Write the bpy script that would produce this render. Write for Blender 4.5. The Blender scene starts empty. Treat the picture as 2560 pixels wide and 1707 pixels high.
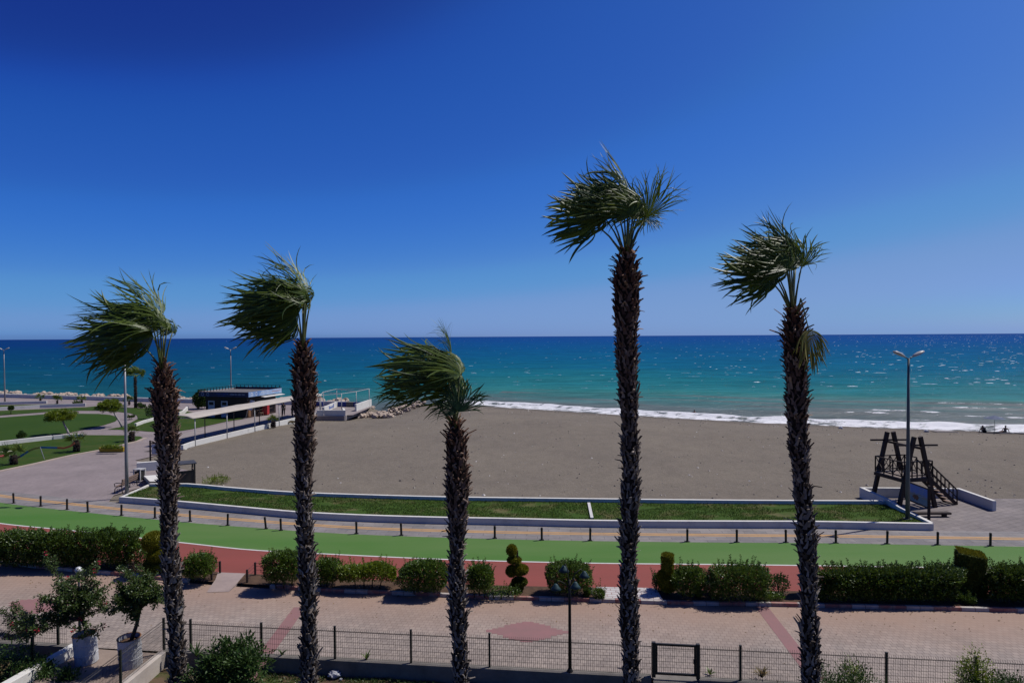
import bpy, bmesh, math, random
from mathutils import Vector, Matrix, noise
from mathutils.geometry import tessellate_polygon
random.seed(7)
R = math.radians
S = bpy.context.scene
C = S.collection
V = Vector

# ------------------------------------------------------------------ camera
FPX = 1707.0                    # focal length in pixels of the 2560 wide photo (24 mm)
CAMZ = 10.0
PITCH, ROLL = R(1.2), R(0.36)
ppy = 841 + FPX * math.tan(PITCH)
fw = V((0, math.cos(PITCH), -math.sin(PITCH)))
up0 = V((0, math.sin(PITCH), math.cos(PITCH)))
X0 = V((1, 0, 0))
camr = (math.cos(ROLL) * X0 - math.sin(ROLL) * up0)
camu = (math.sin(ROLL) * X0 + math.cos(ROLL) * up0)
cam = bpy.data.cameras.new('camera')
cam.sensor_width = 36; cam.lens = 24; cam.clip_end = 60000; cam.clip_start = 0.1
cam.shift_y = (ppy - 853.5) / 2560
co = bpy.data.objects.new('camera', cam); C.objects.link(co)
m = Matrix((camr, camu, -fw)).transposed().to_4x4(); m.translation = V((0, 0, CAMZ))
co.matrix_world = m
S.camera = co

def ray(px, py):
    return fw + camr * ((px - 1280) / FPX) + camu * ((ppy - py) / FPX)
def P(px, py, z=0.0):                      # point of a horizontal plane
    d = ray(px, py); t = (z - CAMZ) / d.z
    return V((d.x * t, d.y * t, z))
def D(px, py, y):                          # point at a given depth
    d = ray(px, py); t = y / d.y
    return V((d.x * t, y, CAMZ + d.z * t))
def P2(px, py, z=0.0):
    p = P(px, py, z); return (p.x, p.y)

# ------------------------------------------------------------------ tagging
def tag(o, label=None, cat=None, group=None, kind=None):
    if label: o['label'] = label
    if cat: o['category'] = cat
    if group: o['group'] = group
    if kind: o['kind'] = kind
    return o
def thing(name, label, cat, loc=(0, 0, 0), rz=0.0, group=None):
    o = bpy.data.objects.new(name, None); C.objects.link(o)
    o.empty_display_size = 0.2
    o.location = loc; o.rotation_euler = (0, 0, rz)
    return tag(o, label, cat, group)
def kids(o): return [c for c in bpy.data.objects if c.parent == o]
def copy_tree(o, parent=None):
    c = o.copy(); C.objects.link(c)
    if parent: c.parent = parent
    for ch in kids(o): copy_tree(ch, c)
    return c

# ------------------------------------------------------------------ mesh builder
class MB:
    def __init__(s): s.v = []; s.f = []; s.a = []; s.cur = 0.0
    def add(s, vs, fs):
        n = len(s.v)
        s.v += [tuple(p) for p in vs]; s.a += [s.cur] * len(vs)
        s.f += [tuple(i + n for i in f) for f in fs]
    def hexa(s, b, t):                       # 4 bottom, 4 top corners (ccw)
        s.add(list(b) + list(t), [(3, 2, 1, 0), (4, 5, 6, 7), (0, 1, 5, 4), (1, 2, 6, 5), (2, 3, 7, 6), (3, 0, 4, 7)])
    def box(s, c, d, rz=0.0):
        cx, cy, cz = c; a, b, h = d[0] / 2, d[1] / 2, d[2] / 2
        co_, si = math.cos(rz), math.sin(rz)
        q = [(cx + x * co_ - y * si, cy + x * si + y * co_) for x, y in ((-a, -b), (a, -b), (a, b), (-a, b))]
        s.hexa([(x, y, cz - h) for x, y in q], [(x, y, cz + h) for x, y in q])
    def bar(s, p, q, w, h=None, up=(0, 0, 1)):
        p, q = V(p), V(q); h = h or w
        d = (q - p).normalized(); u = V(up)
        if abs(d.dot(u)) > .98: u = V((0, 1, 0))
        sx = d.cross(u).normalized() * (w / 2); sy = sx.cross(d).normalized() * (h / 2)
        s.hexa([p - sx - sy, p + sx - sy, p + sx + sy, p - sx + sy], [q - sx - sy, q + sx - sy, q + sx + sy, q - sx + sy])
    def tube(s, pts, r, n=8, caps=True):
        pts = [V(p) for p in pts]; k = len(pts)
        if not isinstance(r, (list, tuple)): r = [r] * k
        vs = []; ref = None
        for i, p in enumerate(pts):
            d = (pts[min(i + 1, k - 1)] - pts[max(i - 1, 0)]).normalized()
            if ref is None:
                ref = V((1, 0, 0)) if abs(d.x) < .9 else V((0, 1, 0))
            a = (ref - d * ref.dot(d)).normalized(); b = d.cross(a); ref = a
            for j in range(n):
                t = 2 * math.pi * j / n
                vs.append(p + (a * math.cos(t) + b * math.sin(t)) * r[i])
        fs = [(i * n + j, i * n + (j + 1) % n, (i + 1) * n + (j + 1) % n, (i + 1) * n + j) for i in range(k - 1) for j in range(n)]
        if caps: fs += [tuple(reversed(range(n))), tuple(range((k - 1) * n, k * n))]
        s.add(vs, fs)
    def lathe(s, prof, c=(0, 0, 0), n=16, caps=True):
        cx, cy, cz = c; vs = []
        for r, z in prof:
            for j in range(n):
                t = 2 * math.pi * j / n
                vs.append((cx + r * math.cos(t), cy + r * math.sin(t), cz + z))
        k = len(prof)
        fs = [(i * n + j, i * n + (j + 1) % n, (i + 1) * n + (j + 1) % n, (i + 1) * n + j) for i in range(k - 1) for j in range(n)]
        if caps: fs += [tuple(reversed(range(n))), tuple(range((k - 1) * n, k * n))]
        s.add(vs, fs)
    def blob(s, c, rad, nu=12, nv=8, amp=0.0, freq=1.0, seed=0.0):
        vs = []; c = V(c)
        for i in range(nv + 1):
            ph = math.pi * i / nv
            for j in range(nu):
                th = 2 * math.pi * j / nu
                d = V((math.sin(ph) * math.cos(th), math.sin(ph) * math.sin(th), math.cos(ph)))
                k = 1 + amp * noise.noise(d * freq + V((seed, seed * 1.7, seed * .3)))
                vs.append(c + V((d.x * rad[0], d.y * rad[1], d.z * rad[2])) * k)
        fs = [(i * nu + j, (i + 1) * nu + j, (i + 1) * nu + (j + 1) % nu, i * nu + (j + 1) % nu) for i in range(nv) for j in range(nu)]
        s.add(vs, fs)
    def prism(s, poly, z0, z1):
        n = len(poly)
        vs = [(x, y, z0) for x, y in poly] + [(x, y, z1) for x, y in poly]
        fs = [(i, (i + 1) % n, n + (i + 1) % n, n + i) for i in range(n)]
        for t in tessellate_polygon([[V((x, y, 0)) for x, y in poly]]):
            fs.append(tuple(i + n for i in t)); fs.append(tuple(reversed(t)))
        s.add(vs, fs)
    def wall(s, line, th, z0, z1):           # z1: number or one per point
        k = len(line); L = [V((p[0], p[1], 0)) for p in line]
        zz = z1 if isinstance(z1, (list, tuple)) else [z1] * k
        a, b = [], []
        for i in range(k):
            d0 = (L[i] - L[i - 1]).normalized() if i else None
            d1 = (L[i + 1] - L[i]).normalized() if i < k - 1 else None
            d0 = d0 or d1; d1 = d1 or d0
            n0 = V((-d0.y, d0.x, 0)); n1 = V((-d1.y, d1.x, 0)); nn = (n0 + n1)
            nn = nn / max(nn.length_squared / 2, .3)
            a.append(L[i] + nn * th / 2); b.append(L[i] - nn * th / 2)
        vs = []
        for i in range(k):
            vs += [(b[i].x, b[i].y, z0), (a[i].x, a[i].y, z0), (a[i].x, a[i].y, zz[i]), (b[i].x, b[i].y, zz[i])]
        fs = [(0, 1, 2, 3), tuple((k - 1) * 4 + j for j in (3, 2, 1, 0))]
        for i in range(k - 1):
            for j in range(4):
                fs.append((i * 4 + j, (i + 1) * 4 + j, (i + 1) * 4 + (j + 1) % 4, i * 4 + (j + 1) % 4))
        s.add(vs, fs)
    def leaf(s, p, d, n, L, W):              # folded leaf, base p, direction d
        d = d.normalized(); w = d.cross(n)
        if w.length < 1e-4: w = d.cross(V((.3, .5, .8)))
        w = w.normalized() * W / 2; n2 = w.cross(d).normalized()
        s.add([p, p + d * L * .45 + w + n2 * W * .12, p + d * L, p + d * L * .45 - w + n2 * W * .12], [(0, 1, 2), (0, 2, 3)])
    def build(s, name, mat, parent=None, smooth=False, local=False, attr=None, bevel=0):
        me = bpy.data.meshes.new(name)
        off = V((0, 0, 0))
        if parent and not local:
            q = parent
            while q: off += V(q.location); q = q.parent
        if off.length: me.from_pydata([(x - off.x, y - off.y, z - off.z) for x, y, z in s.v], [], s.f)
        else: me.from_pydata(s.v, [], s.f)
        if mat: me.materials.append(mat)
        if smooth: me.polygons.foreach_set('use_smooth', [True] * len(me.polygons))
        if attr:
            at = me.attributes.new(attr, 'FLOAT', 'POINT'); at.data.foreach_set('value', s.a)
        bm = bmesh.new(); bm.from_mesh(me); bmesh.ops.recalc_face_normals(bm, faces=bm.faces) if not name in ('frond', 'foliage', 'leaves') else None
        bm.to_mesh(me); bm.free(); me.update()
        o = bpy.data.objects.new(name, me); C.objects.link(o)
        if parent: o.parent = parent
        if bevel:
            b = o.modifiers.new('bevel', 'BEVEL'); b.width = bevel; b.segments = 2; b.limit_method = 'ANGLE'
        return o

def struct(mb, name, mat, **k): return tag(mb.build(name, mat, **k), kind='structure')
def solo(mb, name, mat, label, cat, group=None, **k):
    """a thing made of one mesh: origin moved to its base"""
    o = mb.build(name, mat, **k)
    xs = [v.co for v in o.data.vertices]
    c = V((sum(p.x for p in xs) / len(xs), sum(p.y for p in xs) / len(xs), min(p.z for p in xs)))
    o.data.transform(Matrix.Translation(-c)); o.location = c
    return tag(o, label, cat, group)

# ------------------------------------------------------------------ materials
def new_mat(name):
    mt = bpy.data.materials.new(name); mt.use_nodes = True
    nt = mt.node_tree; b = nt.nodes['Principled BSDF']
    return mt, nt, b
def N(nt, t, **kw):
    n = nt.nodes.new(t)
    for k, v in kw.items(): setattr(n, k, v)
    return n
def rgb(c): return (c[0], c[1], c[2], 1)
def mixc(nt, fac, a, b, mode='MIX'):
    n = N(nt, 'ShaderNodeMix', data_type='RGBA', blend_type=mode)
    if hasattr(fac, 'links'): nt.links.new(fac, n.inputs[0])
    else: n.inputs[0].default_value = fac
    for i, c in ((6, a), (7, b)):
        if hasattr(c, 'links'): nt.links.new(c, n.inputs[i])
        else: n.inputs[i].default_value = rgb(c)
    return n.outputs[2]
def ramp(nt, src, stops, interp='LINEAR'):
    n = N(nt, 'ShaderNodeValToRGB'); e = n.color_ramp; e.interpolation = interp
    while len(e.elements) < len(stops): e.elements.new(.5)
    for el, (p, c) in zip(e.elements, stops):
        el.position = p; el.color = rgb(c) if isinstance(c, (tuple, list)) else (c, c, c, 1)
    nt.links.new(src, n.inputs[0]); return n.outputs[0]
def coords(nt, scale=(1, 1, 1), rot=(0, 0, 0), kind='Object'):
    t = N(nt, 'ShaderNodeTexCoord'); mp = N(nt, 'ShaderNodeMapping')
    mp.inputs['Scale'].default_value = scale; mp.inputs['Rotation'].default_value = rot
    nt.links.new(t.outputs[kind], mp.inputs[0]); return mp.outputs[0]
def nz(nt, scale, detail=4, rough=.6, vec=None, dist=0):
    n = N(nt, 'ShaderNodeTexNoise'); n.inputs['Scale'].default_value = scale
    n.inputs['Detail'].default_value = detail; n.inputs['Roughness'].default_value = rough
    n.inputs['Distortion'].default_value = dist
    nt.links.new(vec if vec else coords(nt), n.inputs['Vector']); return n.outputs[0]
def bump(nt, b, h, strength, dist=.02):
    n = N(nt, 'ShaderNodeBump'); n.inputs['Strength'].default_value = strength; n.inputs['Distance'].default_value = dist
    nt.links.new(h, n.inputs['Height']); nt.links.new(n.outputs[0], b.inputs['Normal'])
ALB = .645                                      # base colours scaled down against the strong sun, so shade falls darker
def mat(name, c1, c2=None, scale=4, rough=.75, bm=0.0, spec=.3, metal=0.0, lo=.35, hi=.65, stretch=(1, 1, 1), bscale=None):
    mt, nt, b = new_mat(name)
    b.inputs['Roughness'].default_value = rough; b.inputs['Specular IOR Level'].default_value = spec
    b.inputs['Metallic'].default_value = metal
    if c2 is None: c2 = tuple(x * .82 for x in c1)
    c1 = tuple(x * ALB for x in c1); c2 = tuple(x * ALB for x in c2)
    v = coords(nt, stretch)
    f = ramp(nt, nz(nt, scale, 6, .65, v), [(lo, 0.0), (hi, 1.0)])
    nt.links.new(mixc(nt, f, c1, c2), b.inputs['Base Color'])
    if bm: bump(nt, b, nz(nt, bscale or scale * 6, 6, .7, v), bm)
    return mt
def leafmat(name, ca, cb, trans=.25, rough=.45, spec=.35):
    mt, nt, b = new_mat(name)
    g = N(nt, 'ShaderNodeNewGeometry')
    col = ramp(nt, g.outputs['Random Per Island'], [(0, ca), (1, cb)])
    nt.links.new(col, b.inputs['Base Color'])
    b.inputs['Roughness'].default_value = rough; b.inputs['Specular IOR Level'].default_value = spec
    t = N(nt, 'ShaderNodeBsdfTranslucent')
    hs = N(nt, 'ShaderNodeHueSaturation'); hs.inputs['Value'].default_value = 1.5; hs.inputs['Hue'].default_value = .48
    nt.links.new(col, hs.inputs['Color']); nt.links.new(hs.outputs[0], t.inputs[0])
    mx = N(nt, 'ShaderNodeMixShader'); mx.inputs[0].default_value = trans
    out = nt.nodes['Material Output']
    nt.links.new(b.outputs[0], mx.inputs[1]); nt.links.new(t.outputs[0], mx.inputs[2]); nt.links.new(mx.outputs[0], out.inputs[0])
    return mt
def paver(name, c1, c2, mortar, bw, bh, rot=0.0, stain=None, var=.35, ms=.012, dust=None):
    mt, nt, b = new_mat(name)
    c1, c2, mortar = [tuple(x * ALB for x in c) for c in (c1, c2, mortar)]
    if dust: dust = tuple(x * ALB for x in dust)
    v = coords(nt, (1, 1, 1), (0, 0, rot))
    br = N(nt, 'ShaderNodeTexBrick')
    br.inputs['Scale'].default_value = 1; br.inputs['Brick Width'].default_value = bw; br.inputs['Row Height'].default_value = bh
    br.inputs['Mortar Size'].default_value = ms; br.inputs['Mortar Smooth'].default_value = .4
    br.inputs['Color1'].default_value = rgb(c1); br.inputs['Color2'].default_value = rgb(c2); br.inputs['Mortar'].default_value = rgb(mortar)
    br.inputs['Bias'].default_value = -.1
    nt.links.new(v, br.inputs['Vector'])
    f = ramp(nt, nz(nt, .35, 8, .65, v), [(.35, 1.0 - var), (.65, 1.0)])
    col = mixc(nt, 1.0, br.outputs['Color'], f, 'MULTIPLY')
    f3 = ramp(nt, nz(nt, 3.0, 6, .7, v), [(.3, .85), (.7, 1.08)])
    col = mixc(nt, 1.0, col, f3, 'MULTIPLY')
    if stain:
        f2 = ramp(nt, nz(nt, .9, 6, .7, v), [(.55, 0.0), (.75, .5)])
        col = mixc(nt, f2, col, stain)
    if dust:                                   # earth washed out of the bed on to the road edge
        a = N(nt, 'ShaderNodeAttribute', attribute_name='edge')
        ad = N(nt, 'ShaderNodeMath', operation='MULTIPLY_ADD'); ad.inputs[1].default_value = .55; ad.inputs[2].default_value = -.22
        nt.links.new(nz(nt, .5, 6, .7, v), ad.inputs[0])
        sm = N(nt, 'ShaderNodeMath', operation='ADD')
        nt.links.new(a.outputs['Fac'], sm.inputs[0]); nt.links.new(ad.outputs[0], sm.inputs[1])
        fd = ramp(nt, sm.outputs[0], [(.42, 0.0), (.95, .8)])
        col = mixc(nt, fd, col, dust)
    nt.links.new(col, b.inputs['Base Color'])
    b.inputs['Roughness'].default_value = .85; b.inputs['Specular IOR Level'].default_value = .25
    bump(nt, b, br.outputs['Fac'], -.25, .01)
    return mt
# ------------------------------------------------------------------ palette
m_sand = mat('dark sand', (.235, .185, .16), (.175, .14, .122), .8, .95, .5, .1, lo=.3, hi=.7, bscale=18)
m_white = mat('white painted masonry', (.82, .795, .74), (.52, .49, .45), 1.3, .8, .2, .2, lo=.52, hi=.85)
m_soil = mat('dry soil', (.14, .085, .055), (.08, .05, .035), 3, .95, .6, .1)
m_grass = mat('lawn', (.052, .100, .014), (.20, .15, .08), .55, .9, .8, .1, lo=.50, hi=.72, bscale=60)
m_lawn = mat('mown lawn', (.030, .072, .007), (.044, .088, .010), .12, .9, .6, .1, lo=.3, hi=.7, bscale=40)
m_park = mat('park grass', (.036, .078, .008), (.075, .098, .022), .5, .9, .8, .1, lo=.42, hi=.75, bscale=60)
m_green = mat('green track coating', (.072, .192, .028), (.118, .218, .054), .16, .8, .25, .2, lo=.35, hi=.65, stretch=(.30, 1.2, 1), bscale=90)
m_red = mat('red track coating', (.32, .082, .066), (.265, .074, .058), .3, .8, .25, .2, lo=.3, hi=.7, stretch=(.35, 1.4, 1), bscale=90)
m_line = mat('white line paint', (.72, .70, .68), (.55, .53, .50), 3, .7, lo=.5, hi=.8)
m_yellow = mat('yellow tactile strip', (.62, .36, .14), (.5, .30, .14), 1.2, .8, .2)
m_road = paver('road block paving', (.465, .385, .335), (.370, .308, .275), (.22, .175, .155), .2, .2, R(7), None, .22, .011, dust=(.40, .265, .20))
m_walk = paver('sidewalk slabs', (.36, .325, .31), (.26, .245, .25), (.16, .145, .14), 1.1, .4, R(3), None, .3, .014)
m_plaza = paver('plaza paving', (.37, .305, .30), (.34, .285, .28), (.24, .20, .195), .4, .2, R(-60), None, .22, .01)
m_plaza2 = paver('grey plaza slabs', (.32, .275, .26), (.26, .225, .22), (.15, .125, .12), .6, .4, R(-28), None, .3, .015)
m_path = mat('park path paving', (.36, .31, .29), (.30, .26, .25), 1, .9, .2)
m_pink = mat('pink road blocks', (.33, .165, .165), (.285, .16, .155), 1.5, .85, .2)
m_conc = mat('weathered concrete', (.26, .235, .21), (.15, .135, .12), 1.6, .9, .5, .2, lo=.35, hi=.7)
m_stucco = mat('cream stucco wall', (.62, .55, .49), (.5, .43, .38), 1.4, .9, .3, .2)
m_darkmetal = mat('dark painted metal', (.022, .019, .016), (.035, .028, .022), 5, .5, 0, .4)
m_greenmetal = mat('dark green painted metal', (.012, .02, .013), (.02, .026, .018), 5, .5, 0, .4)
m_bollard = mat('brown black bollard paint', (.022, .014, .012), (.035, .022, .018), 6, .6, 0, .4)
m_galv = mat('galvanised steel', (.36, .36, .37), (.28, .28, .29), 2, .45, 0, .5, .3)
m_pole = mat('grey painted pole', (.085, .10, .10), (.13, .14, .13), 1.5, .5, 0, .5)
m_lampw = mat('pale lamp housing', (.62, .60, .56), (.5, .48, .45), 4, .4)
m_wood = mat('dark brown stained wood', (.028, .014, .010), (.05, .026, .018), 5, .65, .3, .3, stretch=(1, 1, .3))
m_slat = mat('weathered wood slats', (.30, .20, .15), (.17, .11, .08), 6, .75, .3, stretch=(.3, .3, 3))
m_rock = mat('cream limestone', (.62, .50, .40), (.42, .33, .26), 1.1, .9, .6, .2, bscale=6)
m_fabric = mat('beige canopy fabric', (.60, .54, .48), (.50, .45, .40), 1.2, .9, .1, .1)
m_black = mat('black paint', (.012, .011, .011), (.02, .018, .017), 4, .6)
m_kerb = None

# ------------------------------------------------------------------ the lines of the promenade (photo pixels -> ground)
def line(pts, z=0.0): return [P(px, py, z).xy for px, py in pts]
def ext(L, a=70, b=70, bend=.0):
    d0 = (L[0] - L[1]).normalized(); d1 = (L[-1] - L[-2]).normalized()
    q0 = L[0] + Matrix.Rotation(-bend, 2) @ d0 * a
    return [q0] + L + [L[-1] + d1 * b]
def smooth_line(L, step=.8):
    """resample with Catmull-Rom"""
    out = []
    for i in range(len(L) - 1):
        p0, p1, p2, p3 = L[max(i - 1, 0)], L[i], L[i + 1], L[min(i + 2, len(L) - 1)]
        n = max(1, int((p2 - p1).length / step))
        for k in range(n):
            t = k / n
            m1 = ((p1 - p0).normalized() + (p2 - p1).normalized()).normalized() * (p2 - p1).length if i else p2 - p1
            m2 = ((p2 - p1).normalized() + (p3 - p2).normalized()).normalized() * (p2 - p1).length if p3 is not p2 else p2 - p1
            out.append(p1 * (2 * t ** 3 - 3 * t * t + 1) + m1 * (t ** 3 - 2 * t * t + t) + p2 * (3 * t * t - 2 * t ** 3) + m2 * (t ** 3 - t * t))
    out.append(L[-1]); return out
def at_t(L, n):
    """n+1 points evenly spaced along L"""
    d = [0]
    for i in range(1, len(L)): d.append(d[-1] + (L[i] - L[i - 1]).length)
    out = []; j = 0
    for k in range(n + 1):
        s = d[-1] * k / n
        while j < len(L) - 2 and d[j + 1] < s: j += 1
        t = (s - d[j]) / max(d[j + 1] - d[j], 1e-6)
        out.append(L[j].lerp(L[j + 1], min(max(t, 0), 1)))
    return out
def fit_y(L, x):
    for i in range(len(L) - 1):
        if L[i].x <= x <= L[i + 1].x:
            t = (x - L[i].x) / max(L[i + 1].x - L[i].x, 1e-6); return L[i].y + (L[i + 1].y - L[i].y) * t
    return L[0].y if x < L[0].x else L[-1].y
def offs(L, d):
    out = []
    for i in range(len(L)):
        t = (L[min(i + 1, len(L) - 1)] - L[max(i - 1, 0)]).normalized()
        out.append(L[i] + V((-t.y, t.x)) * d)
    return out
def strip(name, A, B, z, mt, n=160, rows=1, kind='structure', attr=None):
    mb = MB(); a, b = at_t(A, n), at_t(B, n); vs = []
    for i in range(n + 1):
        for r in range(rows + 1):
            q = a[i].lerp(b[i], r / rows); vs.append((q.x, q.y, z))
    w = rows + 1
    fs = [(i * w + r, (i + 1) * w + r, (i + 1) * w + r + 1, i * w + r + 1) for i in range(n) for r in range(rows)]
    mb.add(vs, fs)
    if attr: mb.a = [(k % w) / rows for k in range(len(vs))]
    return tag(mb.build(name, mt, attr=attr), kind=kind)

kerb_px = [(0, 1409), (191, 1430), (344, 1443), (513, 1461), (627, 1468), (819, 1480), (1122, 1493), (1172, 1496), (1487, 1505), (1736, 1513), (1893, 1515), (2037, 1518), (2394, 1527), (2560, 1531)]
redlow_px = [(0, 1372), (344, 1408), (513, 1432), (655, 1440), (819, 1448), (1172, 1465), (1500, 1474), (1736, 1479), (1893, 1481), (2394, 1487), (2560, 1490)]
wline_px = [(0, 1308), (191, 1327), (363, 1346), (500, 1361), (611, 1373), (819, 1384.5), (1106, 1397.6), (1459, 1407), (1880, 1411.5), (2375, 1419), (2560, 1424)]
green_px = [(0, 1256), (218, 1281), (417, 1301), (568, 1314), (639, 1319), (736, 1326.6), (883, 1335), (1233, 1347), (1478, 1352), (1714, 1355), (2091, 1358), (2346, 1362.6), (2560, 1366)]
walk_px = [(-150, 1203), (0, 1226), (272, 1254), (409, 1264.6), (639, 1286), (736, 1294.7), (883, 1302.6), (1106, 1309.7), (1236, 1312), (1478, 1317.6), (1880, 1320), (2024, 1320.5), (2324, 1326), (2560, 1329)]
yel_px = [(-150, 1212), (0, 1239), (218, 1264), (474, 1289), (639, 1302), (883, 1318.6), (1331, 1332), (1841, 1338), (2091, 1340), (2560, 1347)]
L_kerb = smooth_line(ext(line(kerb_px), 60, 60, .12))
L_redlow = smooth_line(ext(line(redlow_px), 60, 60, .12))
L_wline = smooth_line(ext(line(wline_px), 60, 60, .12))
L_green = smooth_line(ext(line(green_px), 60, 60, .12))
L_walk = smooth_line(ext(line(walk_px), 60, 60, .12))
L_yel = smooth_line(ext(line(yel_px), 60, 60, .12))
fa = P(411, 1623, .12).xy; fb = P(1851, 1699.6, .12).xy
fd = (fb - fa).normalized()
L_fence = [fa - fd * 70, fa, fb, fb + fd * 70]
def fence_at(px):                           # a point of the fence line seen in a given photo column
    r = ray(px, 1680); k = r.x / r.y
    t = (k * fa.y - fa.x) / (fd.x - k * fd.y); q = fa + fd * t; return q
f_n = V((fd.y, -fd.x))                      # toward the camera

road_o = strip('road', offs(L_fence, .12), L_kerb, 0, m_road, 120, 24, attr='edge')
strip('red_track', offs(L_redlow, -.06), L_wline, .004, m_red)
strip('green_track', L_wline, L_green, .004, m_green)
strip('track_line', offs(L_wline, -.06), offs(L_wline, .06), .009, m_line)
strip('sidewalk', L_green, L_walk, .006, m_walk)
strip('tactile_strip', offs(L_yel, -.20), offs(L_yel, -.03), .011, m_yellow)
strip('tactile_strip', offs(L_yel, .05), offs(L_yel, .22), .011, m_yellow)
# planting bed with its red and white kerb
bed = MB()
A, B = at_t(offs(L_kerb, .16), 200), at_t(L_redlow, 200)
gap0, gap1 = P(513, 1461).x, P(627, 1468).x
strip('bed_soil', offs(L_kerb, .14), L_redlow, .085, m_soil, 300)
mt, nt, b = new_mat('red and white kerb')
v = coords(nt); sp = N(nt, 'ShaderNodeSeparateXYZ'); nt.links.new(v, sp.inputs[0])
w = N(nt, 'ShaderNodeMath', operation='FLOORED_MODULO'); w.inputs[1].default_value = 1.9; nt.links.new(sp.outputs[0], w.inputs[0])
gt = N(nt, 'ShaderNodeMath', operation='GREATER_THAN'); gt.inputs[1].default_value = .95; nt.links.new(w.outputs[0], gt.inputs[0])
wj = N(nt, 'ShaderNodeMath', operation='FLOORED_MODULO'); wj.inputs[1].default_value = .475; nt.links.new(sp.outputs[0], wj.inputs[0])
lt = N(nt, 'ShaderNodeMath', operation='LESS_THAN'); lt.inputs[1].default_value = .02; nt.links.new(wj.outputs[0], lt.inputs[0])
worn = ramp(nt, nz(nt, 5, 5), [(.45, 0), (.7, 1)])
cc = mixc(nt, gt.outputs[0], (.36, .135, .11), (.54, .49, .45))
cc = mixc(nt, 1, cc, (ALB, ALB, ALB), 'MULTIPLY'); cc = mixc(nt, worn, cc, (.27, .20, .17)); cc = mixc(nt, lt.outputs[0], cc, (.1, .07, .06))
nt.links.new(cc, b.inputs['Base Color']); b.inputs['Roughness'].default_value = .85
m_kerb = mt
kb = MB()
kl = [q for q in L_kerb if q.x < gap0 - .1]; kr = [q for q in L_kerb if q.x > gap1 + .1]
kb.wall([(q.x, q.y) for q in offs(kl, .07)], .14, -.05, .13)
kb.wall([(q.x, q.y) for q in offs(kr, .07)], .14, -.05, .13)
struct(kb, 'kerb', m_kerb)
# pale ramp through the bed
rp = MB(); q = [P2(*p, z=.06) for p in ((516, 1477), (572, 1475), (594, 1459), (538, 1452), (614, 1436), (545, 1433))]
rp.add([(a[0], a[1], z_) for a, z_ in zip(q, (.012, .012, .118, .118, .118, .118))], [(0, 1, 2, 3), (3, 2, 4, 5)])
rp.add([(a[0], a[1], z_) for a, z_ in zip((q[0], q[3], q[3]), (0, .118, 0))], [(0, 1, 2)]); rp.add([(a[0], a[1], z_) for a, z_ in zip((q[1], q[2], q[2]), (0, .118, 0))], [(0, 1, 2)])
struct(rp, 'ramp', mat('pale ramp concrete', (.44, .345, .31), (.36, .28, .26), 2, .9, .2))
# white tiled crossing of the bed
tl = MB(); xs0, xs1 = P(1496, 1490).x, P(1650, 1495).x
q = [(x, fit_y(L_kerb, x)) for x in (xs0, xs1)]; q2 = [(x, fit_y(L_redlow, x)) for x in (xs1, xs0)]
tl.prism([(q[0][0], q[0][1] + .15), (q[1][0], q[1][1] + .15), (q2[0][0], q2[0][1] - .02), (q2[1][0], q2[1][1] - .02)], .0, .135)
struct(tl, 'white_paving', paver('white washed blocks', (.72, .68, .66), (.62, .57, .55), (.40, .27, .25), .38, .2, R(2), None, .15, .02))
# pink figures laid in the road
def band(px0, px1, wd):
    mb = MB(); a, b_ = P(*px0), P(*px1); d = (b_ - a).normalized(); s = V((d.y, -d.x, 0)) * wd / 2
    a = a - d * .4; b_ = b_ + d * 2.2
    mb.add([(p.x, p.y, .005) for p in (a - s, a + s, b_ + s, b_ - s)], [(0, 1, 2, 3)])
    struct(mb, 'road_band', m_pink)
band((742, 1528), (678, 1615), .46); band((1906, 1519), (1978, 1612), .46)
def diamond(px, py, hx, hy, rz):
    mb = MB(); c = P(px, py); st = .1; n = int(hy / st)
    for j in range(-n, n):
        w = hx * (1 - abs(j + .5) / n); w = round(w / .2) * .2
        if w <= 0: continue
        y0 = j * st
        q = [(-w, y0), (w, y0), (w, y0 + st), (-w, y0 + st)]
        mb.add([(c.x + x * math.cos(rz) - y * math.sin(rz), c.y + x * math.sin(rz) + y * math.cos(rz), .005) for x, y in q], [(0, 1, 2, 3)])
    struct(mb, 'road_diamond', m_pink)
diamond(1318, 1578, 1.46, .92, R(-3)); diamond(102, 1512, 1.5, 1.0, R(-12))

# ------------------------------------------------------------------ coast, beach and ground
SEA = -1.5
coast = [V(p) for p in ((-500, 230), (-180, 143), (-89, 119.5), (-49, 106.5), (-26, 101), (-21.0, 99.5))] + \
        [P(px, py, SEA + .05).xy for px, py in ((1050, 1010), (1190, 1014), (1400, 1027), (1600, 1040), (1900, 1057), (2200, 1069), (2560, 1082))]
dd = (coast[-1] - coast[-2]).normalized(); coast += [coast[-1] + dd * 80, coast[-1] + dd * 600]
WALLN = 5                                     # coast[0..5] is the sea wall
def sdist(x, y):
    """signed distance to the coast (positive = sea), index of the nearest segment, parameter"""
    best = 1e18; bi = 0; bs = 1; bc = 0
    for i in range(len(coast) - 1):
        a, b = coast[i], coast[i + 1]
        dx, dy = b.x - a.x, b.y - a.y; L2 = dx * dx + dy * dy
        t = ((x - a.x) * dx + (y - a.y) * dy) / L2; t = 0 if t < 0 else 1 if t > 1 else t
        ex, ey = x - a.x - dx * t, y - a.y - dy * t; d2 = ex * ex + ey * ey
        c = (dx * ey - dy * ex) / math.sqrt(L2)
        if d2 < best - 1e-6 or (d2 < best + 1e-6 and abs(c) > bc): best = min(best, d2); bi = i; bs = 1 if c > 0 else -1; bc = abs(c)
    return bs * math.sqrt(best), bi
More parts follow.
